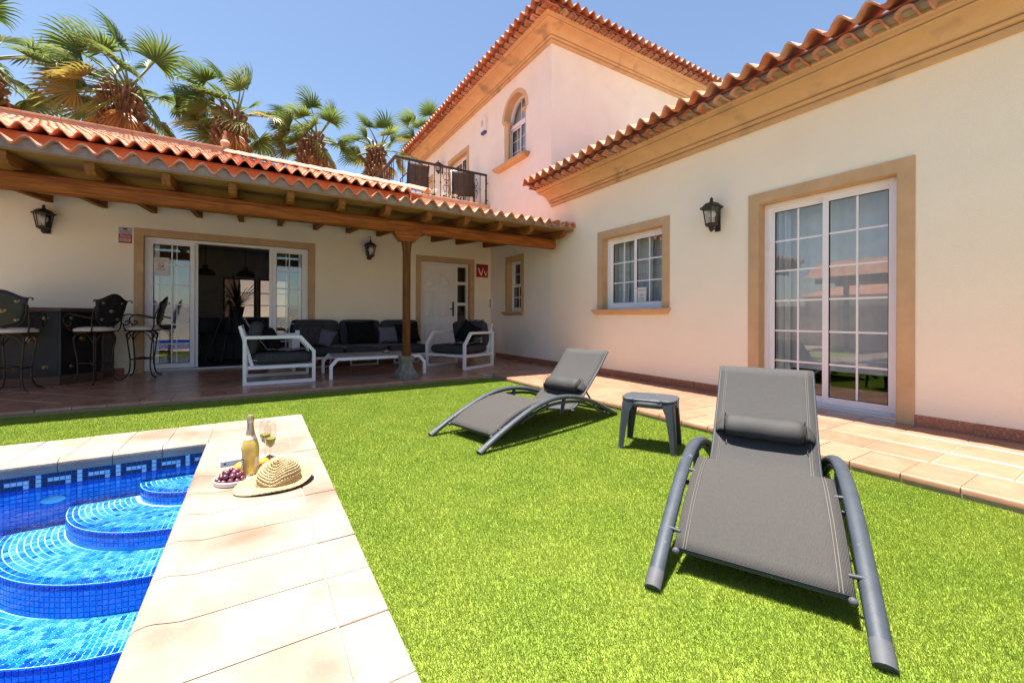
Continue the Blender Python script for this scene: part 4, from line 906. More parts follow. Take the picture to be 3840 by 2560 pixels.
for x0 in (0.10, 0.96, 1.80):
    q = MB(); q.bx(x0, x0+0.03, 0.45, 0.48, 0, 0.186); q.bx(x0+0.50, x0+0.53, 0.45, 0.48, 0, 0.186); q.bx(x0+0.03, x0+0.50, 0.45, 0.48, 0, 0.026); q.build('leg', WF, sofa, bev=0.003)
MB().bx(-0.055, -0.004, 0.02, 0.85, 0.0, 0.60).build('arm', WF, sofa, bev=0.004); MB().bx(-0.004, 0.06, 0.02, 0.11, 0.36, 0.70).build('arm_post', WF, sofa, bev=0.004)
for i in range(3):
    cushion('seat_cushion', sofa, (0.40+0.80*i, 0.43, 0.305), (0.79, 0.82, 0.17), CUSH, ex=9)
    cushion('back_cushion', sofa, (0.40+0.80*i, 0.755, 0.62), (0.79, 0.52, 0.19), CUSH, Matrix.Rotation(R(78), 3, 'X'), ex=7)
ct = thing('coffee_table', 'low white framed coffee table with grey top behind the porch post', 'table', (0.90, 6.60, PZ), 0)
for y in (0, 0.87):
    for (x0, s) in ((0, 1), (1.48, -1)):
        pr_ = [(0, 0), (0.045, 0), (0.045, 0.185), (0.118, 0.272), (0.118, 0.318), (0.098, 0.318), (0, 0.205)]
        MB().prism(pr_, y, y+0.05, lambda a, b, h: (x0+s*a, h, b)).build('leg', WF, ct, bev=0.003)
    MB().bx(0.119, 1.361, y, y+0.05, 0.275, 0.318).build('rail', WF, ct, bev=0.003)
for x0 in (0.122, 1.318): MB().bx(x0, x0+0.04, 0.051, 0.869, 0.275, 0.31).build('rail', WF, ct, bev=0.003)
for i in range(7): MB().bx(0.118, 1.362, 0.053+0.1168*i, 0.165+0.1168*i, 0.311, 0.322).build('top_slat', TABT, ct, bev=0.002)
q = MB().lathe([(0.052, 0), (0.055, 0.004), (0.055, 0.035), (0.050, 0.037), (0.046, 0.034), (0.044, 0.008), (0.001, 0.008)], 24); o = q.build('ashtray', mat('brushed_steel', (0.45, 0.43, 0.42), 0.25, 0.1, 20, metal=0.9), None, (1.86, 7.12, PZ+0.3225), smooth=40); tag(o, 'small round steel ashtray on the coffee table', 'ashtray')

# throw pillows and blankets
def throw(name, label, c, size, th, rot, m, pinch=0.10, group='throw pillows'):
    q = MB(); n_ = 15; M = Matrix.Rotation(rot[2], 3, 'Z') @ Matrix.Rotation(rot[0], 3, 'X') @ Matrix.Rotation(rot[1], 3, 'Y')
    for sg in (-1, 1):
        def fn(u, v):
            x, y = 2*u-1, 2*v-1; ed = (1-x**4)*(1-y**4)
            px = x*size[0]/2*(1-pinch*(1-y*y)*abs(x)); pz = y*size[1]/2*(1-pinch*(1-x*x)*abs(y))
            return M @ Vector((px, sg*th/2*max(ed, 0)**0.55*(1+0.06*math.sin(4*x+3*y)), pz))+Vector(c)
        q.grid(fn, n_, n_)
    me = q.mesh(name, m, None, False); bm = bmesh.new(); bm.from_mesh(me); bmesh.ops.remove_doubles(bm, verts=bm.verts, dist=0.0008); bmesh.ops.recalc_face_normals(bm, faces=bm.faces); bm.to_mesh(me); bm.free()
    me.polygons.foreach_set('use_smooth', [True]*len(me.polygons)); return tag(link(name, me), label, 'pillow', group)
PB = mat('black_velvet', (0.010, 0.010, 0.012), 0.95, 0.2, 10, spec=0.1); PG = mat('grey_fur', (0.055, 0.05, 0.052), 0.95, 0.4, 30, 0.8, 60, spec=0.1); PL = mat('lavender_grey', (0.12, 0.115, 0.15), 0.9, 0.1, 12, 0.2, 200)
throw('throw_pillow', 'fluffy dark grey pillow at the left end of the sofa', (0.80, 8.34, 0.645), (0.46, 0.42), 0.16, (R(-20), 0, R(-8)), PG)
throw('throw_pillow', 'small lavender grey pillow leaning beside the fluffy one on the sofa', (1.06, 8.25, 0.60), (0.30, 0.34), 0.12, (R(-24), R(16), R(-25)), PL)
throw('throw_pillow', 'large black pillow with pointed corners in the middle of the sofa', (1.72, 8.42, 0.69), (0.56, 0.46), 0.15, (R(-18), R(-3), R(3)), PB)
throw('throw_pillow', 'lavender grey pillow partly hidden by the porch post', (2.24, 8.40, 0.645), (0.42, 0.36), 0.13, (R(-20), 0, R(-2)), PL)
throw('throw_pillow', 'large black pillow at the right end of the sofa', (2.62, 8.36, 0.675), (0.52, 0.42), 0.15, (R(-20), R(-4), R(8)), PB)
throw('throw_pillow', 'black pillow leaning in the left armchair', (0.17, 7.05, 0.655), (0.46, 0.42), 0.14, (R(-24), R(4), R(74)), PB)
throw('throw_pillow', 'black pillow standing on its corner in the right armchair', (3.43, 7.23, 0.70), (0.42, 0.42), 0.13, (R(-16), R(28), R(-58)), PB)
def stripes(name, c1, c2, sc, d='X'):
    m = bpy.data.materials.new(name); m.use_nodes = True; t = m.node_tree; b = t.nodes['Principled BSDF']; b.inputs['Roughness'].default_value = 0.9
    tc = t.nodes.new('ShaderNodeTexCoord'); w_ = t.nodes.new('ShaderNodeTexWave'); w_.bands_direction = d; w_.inputs['Scale'].default_value = sc; w_.inputs['Distortion'].default_value = 0.3; rp = t.nodes.new('ShaderNodeValToRGB')
    rp.color_ramp.elements[0].position = 0.52; rp.color_ramp.elements[0].color = (*c1, 1); rp.color_ramp.elements[1].position = 0.6; rp.color_ramp.elements[1].color = (*c2, 1)
    lk(t, tc.outputs['Object'], w_.inputs['Vector']); lk(t, w_.outputs[0], rp.inputs[0]); lk(t, rp.outputs[0], b.inputs['Base Color']); return m
STR = stripes('striped_throw', (0.16, 0.145, 0.14), (0.045, 0.042, 0.045), 14)
STR2 = stripes('striped_throw_grey', (0.10, 0.095, 0.10), (0.30, 0.28, 0.27), 9, 'DIAGONAL')
def blanket(label, fn, nu, nv, m=STR):
    q = MB(); q.grid(fn, nu, nv); o = q.build('blanket', m, None, smooth=80, fix=False); md = o.modifiers.new('t', 'SOLIDIFY'); md.thickness = 0.008; md.offset = 1; return tag(o, label, 'blanket', 'striped throws')
blanket('striped throw spread along the sofa seat', lambda u, v: (1.12+1.42*u, 7.99+0.52*v+0.03*math.sin(9*u), 0.462+0.006*math.sin(17*u)*math.sin(7*v)-0.055*max(0, 0.18-v)/0.18*(0.6+0.4*math.sin(5*u))), 50, 14)
def ba(u, v):
    s = u*1.45; yy = 6.74+0.40*v+0.05*u
    if s < 0.55: return (-0.145+0.245*(s/0.55)**1.3, yy, 0.965-0.03*math.sin(3*v)-0.42*(s/0.55)+0.02*math.sin(6*v)) if s > 0.12 else (-0.16-0.02*v+0.10*s, yy, 0.945+0.02*math.sin(9*v))
    t = (s-0.55)/0.9; return (0.10+0.52*t, yy+0.02*math.sin(7*t), 0.515-0.012*t+0.008*math.sin(9*t+5*v))
blanket('striped throw hanging over the back and seat of the left armchair', ba, 40, 12, STR2)
def bb(u, v):
    a = R(205.7); ca, sa = math.cos(a), math.sin(a); lx = 0.16+0.62*max(0, u-0.42)/0.58; ly = 0.42+0.36*v+0.10*u; lz = 0.885-0.40*min(1, u/0.42) if u < 0.42 else 0.452+0.012*math.sin(11*u)*math.cos(6*v)
    if u < 0.42: lx = 0.065+0.135*(u/0.42)
    return (3.487+lx*ca-ly*sa, 7.89+lx*sa+ly*ca, PZ+lz)
blanket('grey striped throw crumpled on the right armchair', bb, 40, 12, STR2)
# ---------------------------------------------------------------- bar counter and stools
PLATE = mat('dark_steel_plate', (0.022, 0.022, 0.026), 0.45, 0.35, 5, 0.1, 40, metal=0.5, spec=0.5); BOSS = mat('brass_boss', (0.20, 0.16, 0.10), 0.35, 0.25, 40, metal=0.8)
DWOOD = mat('dark_bar_wood', (0.10, 0.055, 0.038), 0.55, 0.3, 5, 0.2, 30, stretch=(1, 1, 12)); IRONB = mat('brown_iron', (0.035, 0.022, 0.016), 0.5, 0.4, 25, metal=0.3, spec=0.4); SEATF = mat('cream_seat', (0.62, 0.52, 0.46), 0.85, 0.06, 14, 0.2, 200)
bar = thing('bar_counter', 'dark metal clad bar counter with brass bosses and wooden top', 'bar counter')
PL_ = [(-3.17, 8.30), (-2.80, 7.89), (-2.28, 7.95), (-1.965, 8.38), (-1.95, 8.90)]
def boss(q, c, n_, r):
    n_ = Vector(n_); t = n_.orthogonal().normalized(); b = n_.cross(t); M = Matrix((t, b, n_)).transposed()
    q.lathe([(r, 0), (r*0.97, r*0.12), (r*0.72, r*0.16), (r*0.60, r*0.34), (r*0.30, r*0.44), (r*0.25, r*0.56), (r*0.02, r*0.60)], 16, c, M=M)
body = PL_+[(-3.17, 8.90)]
MB().prism([(a, b) for a, b in body], PZ+0.12, 1.04, lambda a, b, h: (a, b, h)).build('carcass', PLATE, bar)
cxm, cym = -2.55, 8.5
def grow(poly, d): return [(a+(a-cxm)*d, b+(b-cym)*d if b < 8.85 else b) for a, b in poly]
MB().prism(grow(body, 0.045), 1.045, 1.10, lambda a, b, h: (a, b, h)).build('bar_top', DWOOD, bar, bev=0.006); MB().prism(grow(body, 0.012), PZ+0.001, PZ+0.118, lambda a, b, h: (a, b, h)).build('plinth', DWOOD, bar)
for (a, b) in zip(PL_, PL_[1:]):
    a = Vector((*a, 0)); b = Vector((*b, 0)); d = (b-a).normalized(); n_ = Vector((d.y, -d.x, 0)); L_ = (b-a).length
    q = MB(); q.box((a+b)/2+n_*0.006+Vector((0, 0, 0.62)), (L_-0.03, 0.010, 0.80), math.atan2(d.y, d.x)); pn = q.build('panel', PLATE, bar)
    for u, z, r in ((0.13, 0.96, 0.03), (L_-0.13, 0.96, 0.03), (0.13, 0.30, 0.03), (L_-0.13, 0.30, 0.03), (L_/2, 0.68, 0.045)):
        q = MB(); boss(q, a+d*u+n_*0.012+Vector((0, 0, z)), n_, r); q.build('boss', BOSS, pn, smooth=50)
    MB().beam(a+n_*0.004+Vector((0, 0, PZ+0.12)), a+n_*0.004+Vector((0, 0, 1.04)), 0.026, 0.026).build('corner_strip', BLACKM, bar)
def barstool(label, loc, rz):
    """faces +x; back at -x"""
    S = thing('bar_stool', label, 'bar stool', loc, rz, 'wrought iron bar stools'); zs = 0.72
    q = MB(); q.lathe([(0.205, zs), (0.215, zs+0.012), (0.212, zs+0.035), (0.17, zs+0.055), (0.08, zs+0.062), (0.002, zs+0.063)], 28); q.build('seat_cushion', SEATF, S, smooth=60)
    q = MB(); q.tube([(0.205*math.cos(a), 0.205*math.sin(a), zs-0.006) for a in arc(29, 0, 2*pi)], 0.010, 6); q.build('seat_ring', IRONB, S, smooth=60)
    for k in range(4):
        a = pi/4+k*pi/2; ca, sa = math.cos(a), math.sin(a)
        pr_ = smoothline([(0.10, zs-0.02), (0.175, zs-0.03), (0.205, zs-0.10), (0.185, 0.45), (0.165, 0.28), (0.17, 0.13), (0.21, 0.035), (0.275, 0.008)], 24)
        MB().tube([(p[0]*ca, p[0]*sa, p[1]) for p in pr_], 0.0095, 8).build('leg', IRONB, S, smooth=60)
        b_ = smoothline([(0.19, zs-0.02), (0.17, zs-0.03), (0.12, zs-0.06)], 6)
        a2 = a+pi/4; pts = [Vector((0.20*math.cos(a), 0.20*math.sin(a), zs-0.16)), Vector((0.19*math.cos(a+0.3), 0.19*math.sin(a+0.3), zs-0.06)), Vector((0.15*math.cos(a2), 0.15*math.sin(a2), zs-0.02))]
        MB().tube(smoothline(pts, 8), 0.007, 6).build('brace', IRONB, S, smooth=60); a3 = a-pi/4
        pts = [Vector((0.20*math.cos(a), 0.20*math.sin(a), zs-0.16)), Vector((0.19*math.cos(a-0.3), 0.19*math.sin(a-0.3), zs-0.06)), Vector((0.15*math.cos(a3), 0.15*math.sin(a3), zs-0.02))]; MB().tube(smoothline(pts, 8), 0.007, 6).build('brace', IRONB, S, smooth=60)
    for s in (-1, 1): MB().tube([(s*0.118, -0.118, 0.27), (s*0.118, 0.118, 0.27)], 0.009, 6).build('stretcher', IRONB, S); MB().tube([(-0.118, s*0.118, 0.285), (0.118, s*0.118, 0.285)], 0.009, 6).build('stretcher', IRONB, S)
    MB().tube([(0.05*math.cos(a), 0.05*math.sin(a), 0.30) for a in arc(17, 0, 2*pi)], 0.006, 6).build('stretcher_ring', IRONB, S, smooth=60)
    # shield back, bowed
    def bk(y, z): return Vector((-0.185-0.10*(z-0.75)/0.45-0.05*(1-(y/0.24)**2)*0.6+0.03, y, z))
    top = lambda y: 1.185+0.045*math.cos(y/0.22*pi/1.0)*1.0 if abs(y) < 0.21 else 1.142
    out = [(y, top(y)) for y in arc(17, -0.215, 0.215)]+[(0.195, 1.06), (0.185, 0.96), (0.155, 0.865), (0.10, 0.81), (0.0, 0.785), (-0.10, 0.81), (-0.155, 0.865), (-0.185, 0.96), (-0.195, 1.06)]
    nb = len(out); cen = (0, 1.0); q = MB(); rings_ = 5; vs = []
    for i in range(rings_+1):
        f = i/rings_; vs += [bk(cen[0]+(y-cen[0])*f, cen[1]+(z-cen[1])*f) for y, z in out]
    q.add(vs, [(i*nb+j, i*nb+(j+1) % nb, (i+1)*nb+(j+1) % nb, (i+1)*nb+j) for i in range(rings_) for j in range(nb)])
    o = q.build('back_plate', PLATE, S, smooth=60, fix=False); md = o.modifiers.new('t', 'SOLIDIFY'); md.thickness = 0.006
    MB().tube([bk(y, z) for y, z in out]+[bk(*out[0])], 0.009, 6).build('back_rim', IRONB, o, smooth=60)
    for (y, z, r) in ((0, 1.0, 0.040), (0.125, 1.11, 0.027), (-0.125, 1.11, 0.027), (0.105, 0.885, 0.027), (-0.105, 0.885, 0.027)):
        q = MB(); boss(q, bk(y, z)+Vector((-0.004, 0, 0)), (-1, 0, 0.15), r); q.build('boss', BOSS, o, smooth=50)
    for s in (-1, 1):
        pts = [bk(0.205*s, 1.06), bk(0.20*s, 0.92)+Vector((0.02, 0, 0)), Vector((-0.17, s*0.195, zs+0.05)), Vector((-0.14, s*0.175, zs-0.01))]; MB().tube(smoothline(pts, 12), 0.009, 6).build('back_stile', IRONB, S, smooth=60)
        c = bk(0.215*s, 1.143); MB().tube([c+Vector((-0.005, s*0.0, 0)), c+Vector((-0.02, s*0.03, 0.006)), c+Vector((-0.03, s*0.052, -0.004)), c+Vector((-0.025, s*0.050, -0.022)), c+Vector((-0.018, s*0.036, -0.018))], 0.007, 6).build('scroll', IRONB, S, smooth=60)
        arm = smoothline([bk(0.20*s, 0.90), Vector((-0.08, s*0.215, 0.915)), Vector((0.04, s*0.225, 0.945)), Vector((0.13, s*0.225, 0.955)), Vector((0.20, s*0.22, 0.90)), Vector((0.19, s*0.215, 0.83)), Vector((0.14, s*0.21, 0.80)), Vector((0.105, s*0.21, 0.835)), Vector((0.13, s*0.21, 0.86)), Vector((0.15, s*0.21, 0.84))], 34)
        MB().tube(arm, 0.009, 6).build('arm', IRONB, S, smooth=60); MB().tube([Vector((0.17, s*0.212, 0.81)), Vector((0.165, s*0.20, 0.76)), Vector((0.16, s*0.13, zs-0.005))], 0.008, 6).build('arm_stub', IRONB, S, smooth=60)
    return S
barstool('wrought iron bar stool at the left edge, its shield back to the viewer', (-2.57, 7.56, PZ), R(88))
barstool('wrought iron bar stool with studded shield back in the middle of the three', (-1.93, 7.93, PZ), R(146))
barstool('wrought iron bar stool seen side on in front of the sliding door glass', (-1.51, 8.38, PZ), R(178))

# ---------------------------------------------------------------- lanterns
LANT = mat('black_lantern', (0.022, 0.020, 0.020), 0.5, 0.3, 30, spec=0.4); LGL = glassmat('lantern_glass', (0.80, 0.82, 0.80), 1.5); BULB = mat('opal_bulb', (0.75, 0.75, 0.73), 0.25, 0.02, 5)
def lantern(label, loc, rz, hook=False, glassm=None):
    """hangs off a wall at local -y... the arm reaches back along +y"""
    A = thing('wall_lantern', label, 'lantern', loc, rz, 'black wall lanterns'); n6 = 6
    MB().lathe([(0.004, 0), (0.018, 0.012), (0.030, 0.03), (0.034, 0.045), (0.030, 0.052), (0.058, 0.07), (0.080, 0.085), (0.082, 0.10), (0.076, 0.105)], n6).build('base_cup', LANT, A, bev=0.002)
    for k in range(n6):
        a = 2*pi*k/n6; MB().tube([(0.074*math.cos(a), 0.074*math.sin(a), 0.10), (0.108*math.cos(a), 0.108*math.sin(a), 0.292)], 0.0065, 6).build('corner_bar', LANT, A)
        b = 2*pi*(k+1)/n6; q = MB().add([(0.072*math.cos(a), 0.072*math.sin(a), 0.104), (0.072*math.cos(b), 0.072*math.sin(b), 0.104), (0.106*math.cos(b), 0.106*math.sin(b), 0.290), (0.106*math.cos(a), 0.106*math.sin(a), 0.290)], [(0, 1, 2, 3)]); q.build('pane', LGL, A, fix=False)
    MB().lathe([(0.105, 0.288), (0.132, 0.290), (0.134, 0.298), (0.112, 0.306), (0.10, 0.325), (0.075, 0.348), (0.045, 0.358), (0.022, 0.362), (0.026, 0.372), (0.014, 0.382), (0.020, 0.396), (0.018, 0.41), (0.003, 0.428)], n6*2).build('roof', LANT, A, smooth=40)
    q = MB().lathe([(0.018, 0.105), (0.018, 0.15), (0.022, 0.155), (0.048, 0.195), (0.052, 0.215), (0.044, 0.243), (0.02, 0.262), (0.002, 0.265)], 16); q.build('bulb', BULB, A, smooth=60)
    if hook: MB().tube(smoothline([Vector((0, 0, 0.425)), Vector((0.004, 0, 0.47)), Vector((0.0, 0.05, 0.50)), Vector((0, 0.14, 0.49))], 12), 0.006, 6).build('hook', LANT, A, smooth=60)
    q = MB(); q.bx(-0.035, 0.035, 0.125, 0.139, 0.02, 0.30); q.build('wall_plate', LANT, A, bev=0.004); MB().tube(smoothline([Vector((0, 0.02, 0.035)), Vector((0, 0.08, 0.05)), Vector((0, 0.13, 0.10))], 8), 0.010, 6).build('bracket', LANT, A, smooth=60)
    return A
lantern('black six sided lantern on the porch wall above the bar', (-2.70, 8.82, 2.203), 0)
lantern('black six sided lantern hanging on a hook beside the porch post', (1.975, 8.82, 2.17), 0, True)
lantern('black six sided lantern on the sunlit wing wall between window and sliding door', (4.74, 3.047, 2.045), R(-90))
lantern('black six sided lantern on the balcony wall behind the railing', (4.74, 12.1, 5.42), R(-90))

# ---------------------------------------------------------------- signs and fittings
RED = mat('sign_red', (0.42, 0.012, 0.02), 0.4, 0.03, 5); SBLK = mat('sign_black', (0.02, 0.02, 0.022), 0.4); SWH = mat('sign_white', (0.75, 0.75, 0.75), 0.4, 0.02, 5); SGR = mat('sign_grey', (0.42, 0.44, 0.47), 0.4, 0.03, 5); SBL = mat('sign_blue', (0.02, 0.22, 0.30), 0.5); INK = mat('sign_ink', (0.06, 0.08, 0.14), 0.6); PAPER = mat('notice_paper', (0.68, 0.66, 0.66), 0.6, 0.02, 5)
s = thing('alarm_sign', 'grey and red alarm company plate beside the porch sliding door', 'sign', (-1.829, YB, 2.295)); ry = (pi/2, 0, 0)
MB().bx(-0.081, 0.081, -0.006, -0.0005, 0.017, 0.125).build('plate_top', SGR, s); MB().bx(-0.081, 0.081, -0.006, -0.0005, -0.125, 0.0165).build('plate_bottom', RED, s)
MB().bx(-0.024, 0.024, -0.008, -0.0062, 0.088, 0.116).build('logo_block', SBLK, s); MB().bx(-0.016, 0.016, -0.0095, -0.0082, 0.097, 0.107).build('logo_block', RED, s)
text('lettering', 'Direct', 0.050, RED, s, (0, -0.0068, 0.052), ry, shear=0.25); text('lettering', 'Alarma', 0.047, SWH, s, (0, -0.0068, -0.013), ry)
MB().bx(-0.070, 0.070, -0.0075, -0.0062, -0.048, -0.043).build('text_line', SWH, s)
for i in range(3): MB().bx(-0.071+0.048*i, -0.028+0.048*i, -0.0078, -0.0062, -0.100, -0.058).build('pictogram', SGR, s)
s = thing('rental_sign', 'red plate with white letters Vv beside the front door', 'sign', (4.645, YB, 2.126))
MB().bx(-0.160, 0.160, -0.008, -0.0005, -0.156, 0.116).build('sign_face', RED, s); MB().bx(-0.160, 0.160, -0.0085, -0.0005, 0.1165, 0.156).build('plate_top', SBLK, s)
for (x0, xm, x1, zt, zb_, w_) in ((-0.125, -0.045, 0.035, 0.062, -0.11, 0.030), (0.042, 0.092, 0.140, 0.0, -0.115, 0.019)):
    q = MB(); q.add([(x0, 0, zt), (x0+w_, 0, zt), (xm+w_*0.5, 0, zb_+w_*1.2), (x1-w_*0.62, 0, zt), (x1, 0, zt), (xm+w_*0.9, 0, zb_), (xm-w_*0.1, 0, zb_)], [(0, 1, 2, 6), (6, 2, 5), (2, 3, 4, 5)]); o = q.build('letter', SWH, s, (0, -0.0095, 0), fix=False); md = o.modifiers.new('t', 'SOLIDIFY'); md.thickness = 0.001
def notice(label, loc, rot, w_, h_, blue):
    s = thing('notice', label, 'notice', loc); s.rotation_euler = rot
    MB().bx(-w_/2, w_/2, -0.003, 0, -h_/2, h_/2).build('sheet', PAPER, s); e = w_*0.44; f = h_*0.46; q = MB()
    for (a, b, c, d) in ((-e, e, f-0.002, f), (-e, e, -f, -f+0.002), (-e, -e+0.002, -f+0.0021, f-0.0021), (e-0.002, e, -f+0.0021, f-0.0021)): q.bx(a, b, -0.0036, -0.0031, c, d)
    q.build('border_line', SGR, s)
    text('lettering', 'PLEASE NOTE', w_*0.115, INK, s, (0, -0.0036, h_*0.34), ry); MB().bx(-w_*0.26, w_*0.26, -0.0038, -0.0031, h_*0.27, h_*0.28).build('text_line', SGR, s)
    c_ = RED if not blue else INK
    MB().tube([(w_*0.17*math.cos(a), -0.0035, h_*0.07+w_*0.17*math.sin(a)) for a in arc(25, 0, 2*pi)], 0.0045 if not blue else 0.0012, 5).build('ring', c_, s)
    MB().beam((-w_*0.11, -0.0035, h_*0.07-w_*0.02), (w_*0.11, -0.0035, h_*0.07-w_*0.02), 0.002, 0.010).build('cigarette', INK, s)
    if not blue: MB().beam((-w_*0.12, -0.0045, h_*0.07+w_*0.12), (w_*0.12, -0.0045, h_*0.07-w_*0.12), 0.002, 0.007).build('bar', RED, s)
    text('lettering', 'CAUTION', w_*0.115, INK, s, (0, -0.0036, -h_*0.13), ry); text('lettering', 'NO SMOKING', w_*0.085, INK, s, (0, -0.0036, -h_*0.20), ry)
    if blue: MB().bx(-w_*0.16, w_*0.16, -0.0042, -0.0031, -h_*0.42, -h_*0.30).build('logo_block', SBL, s)
notice('white no smoking notice on the porch sliding door glass', (-1.40, YB+0.112, 1.835), (0, 0, 0), 0.215, 0.30, False)
notice('white notice with a small blue logo in the wing window', (XW+0.128, 4.355, 1.325), (0, 0, R(-90)), 0.17, 0.27, True)
s = thing('intercom', 'white door intercom with grey face in the porch corner', 'intercom', (XW, 8.86, 1.342))
MB().bx(-0.055, -0.002, -0.035, 0.035, -0.10, 0.10).build('case', DOORW, s, bev=0.004); MB().bx(-0.058, -0.0555, -0.028, 0.028, -0.060, 0.060).build('face', SGR, s)
for z in (0.075, -0.080): MB().bx(-0.058, -0.0555, -0.024, 0.024, z-0.010, z+0.012).build('button', SBLK, s)
s = thing('alarm_box', 'white alarm siren box on the upper wall left of the arched window', 'alarm', (XW, 9.28, 5.82))
MB().bx(-0.085, -0.002, -0.11, 0.11, -0.14, 0.22).build('case', DOORW, s, bev=0.01); MB().bx(-0.0885, -0.0855, -0.055, 0.055, -0.02, 0.12).build('label_plate', mat('cream_label', (0.6, 0.5, 0.3), 0.5), s); MB().bx(-0.075, -0.004, -0.10, 0.10, -0.20, -0.142).build('lens', mat('blue_lens', (0.03, 0.07, 0.25), 0.2), s, bev=0.01)

# ---------------------------------------------------------------- on the coping
ZC = 0.0805
BG = mat('golden_bottle', (0.70, 0.50, 0.12), 0.22, 0.06, 6, spec=0.5, trans=0.35); FOIL = mat('gold_foil', (0.50, 0.40, 0.28), 0.32, 0.2, 60, 0.3, 120, metal=0.7)
bt = thing('bottle', 'golden sparkling wine bottle with foil neck standing behind the straw hat', 'bottle', (-0.035, 2.79, ZC))
MB().lathe([(0.001, 0.004), (0.036, 0.0), (0.0435, 0.006), (0.044, 0.02), (0.044, 0.150), (0.0425, 0.170), (0.037, 0.192), (0.030, 0.212), (0.024, 0.232), (0.0225, 0.236)], 32).build('glass_body', BG, bt, smooth=50)
MB().lathe([(0.0228, 0.236), (0.0178, 0.262), (0.0160, 0.290), (0.0158, 0.302), (0.0182, 0.304), (0.0186, 0.322), (0.0170, 0.326), (0.0172, 0.334), (0.0135, 0.341), (0.001, 0.343)], 28).build('foil', FOIL, bt, smooth=50)
q = MB(); q.lathe([(0.0315, 0.2095), (0.0320, 0.2085), (0.0262, 0.227), (0.0258, 0.228)], 28, cap=False); q.build('neck_band', SWH, bt, smooth=50, fix=False)
def wrap(name, a0, a1, z0, z1, m): q = MB(); q.grid(lambda u, v: (0.0446*math.cos(a0+(a1-a0)*u), 0.0446*math.sin(a0+(a1-a0)*u), z0+(z1-z0)*v), 10, 2); return q.build(name, m, bt, smooth=60, fix=False)
wrap('front_label', R(-62), R(15), 0.055, 0.108, mat('gold_label', (0.70, 0.62, 0.45), 0.4, 0.05, 30)); wrap('back_label', R(-156), R(-132), 0.045, 0.105, SBLK)
for i in range(5): wrap('barcode_bar', R(-153), R(-136), 0.050+0.010*i, 0.056+0.010*i, SWH).scale = (1.01, 1.01, 1)
WINE = mat('white_wine', (0.55, 0.52, 0.10), 0.05, 0.02, 5, trans=0.6); FG = glassmat('flute_glass', (0.93, 0.93, 0.91), 1.45)
def flute(label, loc):
    A = thing('champagne_flute', label, 'glass', loc, 0, 'champagne flutes'); A.scale = (1.15, 1.15, 1.15)
    MB().lathe([(0.001, 0.006), (0.034, 0.0), (0.035, 0.002), (0.012, 0.007), (0.0045, 0.014), (0.0040, 0.06), (0.0065, 0.074), (0.020, 0.092), (0.0275, 0.120), (0.0290, 0.150), (0.0275, 0.185), (0.0255, 0.205)], 28, cap=False).build('glass', FG, A, smooth=60, fix=False)
    MB().tube([(0.0255*math.cos(a), 0.0255*math.sin(a), 0.205) for a in arc(29, 0, 2*pi)], 0.0011, 5).build('rim', mat('rim_glass', (0.35, 0.34, 0.30), 0.1), A)
    MB().lathe([(0.002, 0.077), (0.0185, 0.0925), (0.0262, 0.120), (0.0272, 0.128), (0.001, 0.128)], 24).build('wine', WINE, A, smooth=40)
flute('champagne flute with a little wine, the farther of the two', (0.042, 3.10, ZC)); flute('champagne flute with a little wine, the nearer one behind the hat', (0.068, 2.985, ZC))
PLATEW = mat('white_china', (0.78, 0.72, 0.66), 0.3, 0.03, 8)
pl = MB().lathe([(0.001, 0.004), (0.10, 0.0), (0.106, 0.004), (0.108, 0.024), (0.104, 0.026), (0.101, 0.010), (0.001, 0.008)], 40).build('plate', PLATEW, None, (-0.098, 2.735, ZC), smooth=50); tag(pl, 'round white plate under the grapes and bottle', 'plate')
gr = thing('grape_bunch', 'bunch of dark red grapes on the white plate', 'grapes', (-0.115, 2.715, ZC+0.008)); GRM = mat('red_grape', (0.12, 0.032, 0.055), 0.3, 0.35, 30, spec=0.5, rnd=0.35, stain_or_light=((0.20, 0.07, 0.09), 40, 0.6, 0.15))
GM = MB().ell((0, 0, 0), (0.0165, 0.0135, 0.0135), 14, 9).mesh('grape', GRM, smooth=80)
gl = []
for lay, (cnt, rad, z) in enumerate(((12, 0.056, 0.013), (6, 0.026, 0.014), (9, 0.042, 0.034), (4, 0.018, 0.036), (5, 0.026, 0.053))):
    for k in range(cnt):
        a = 2*pi*k/cnt+lay*0.7; o = link('grape', GM, gr, (rad*math.cos(a)*1.05-0.008, rad*math.sin(a)*0.85, z+random.uniform(-0.003, 0.003))); o.rotation_euler = (random.uniform(-0.6, 0.6), random.uniform(-0.6, 0.6), random.uniform(0, 6))
for k, (x, y) in enumerate(((0.030, 2.80), (0.045, 2.775))): o = link('grape', GM, gr, (x+0.115, y-2.715, 0.014+0.018*k))
OR = mat('orange_peel', (0.75, 0.30, 0.02), 0.45, 0.08, 8, 0.3, 260)
for k, (x, y, lb) in enumerate(((-0.082, 2.835, 'orange to the left of the bottle'), (0.028, 2.86, 'orange to the right of the bottle'))):
    o = MB().ell((0, 0, 0.034), (0.036, 0.036, 0.033), 20, 12).build('orange', OR, None, (x, y, ZC+0.002), smooth=80); tag(o, lb, 'orange', 'oranges by the bottle')
bk_ = thing('book', 'closed pale blue book lying behind the plate', 'book', (-0.125, 3.05, ZC), R(6)); MB().bx(-0.065, 0.065, -0.02, 0.14, 0.002, 0.030).build('pages', mat('paper_edge', (0.62, 0.60, 0.56), 0.8), bk_); MB().bx(-0.067, 0.067, -0.022, 0.142, 0.0302, 0.033).build('cover', mat('pale_blue_cover', (0.66, 0.70, 0.78), 0.4, 0.1, 12), bk_); MB().bx(-0.067, 0.067, -0.0245, -0.0205, 0.0, 0.0301).build('spine', mat('blue_spine', (0.32, 0.44, 0.60), 0.4, 0.2, 30), bk_)
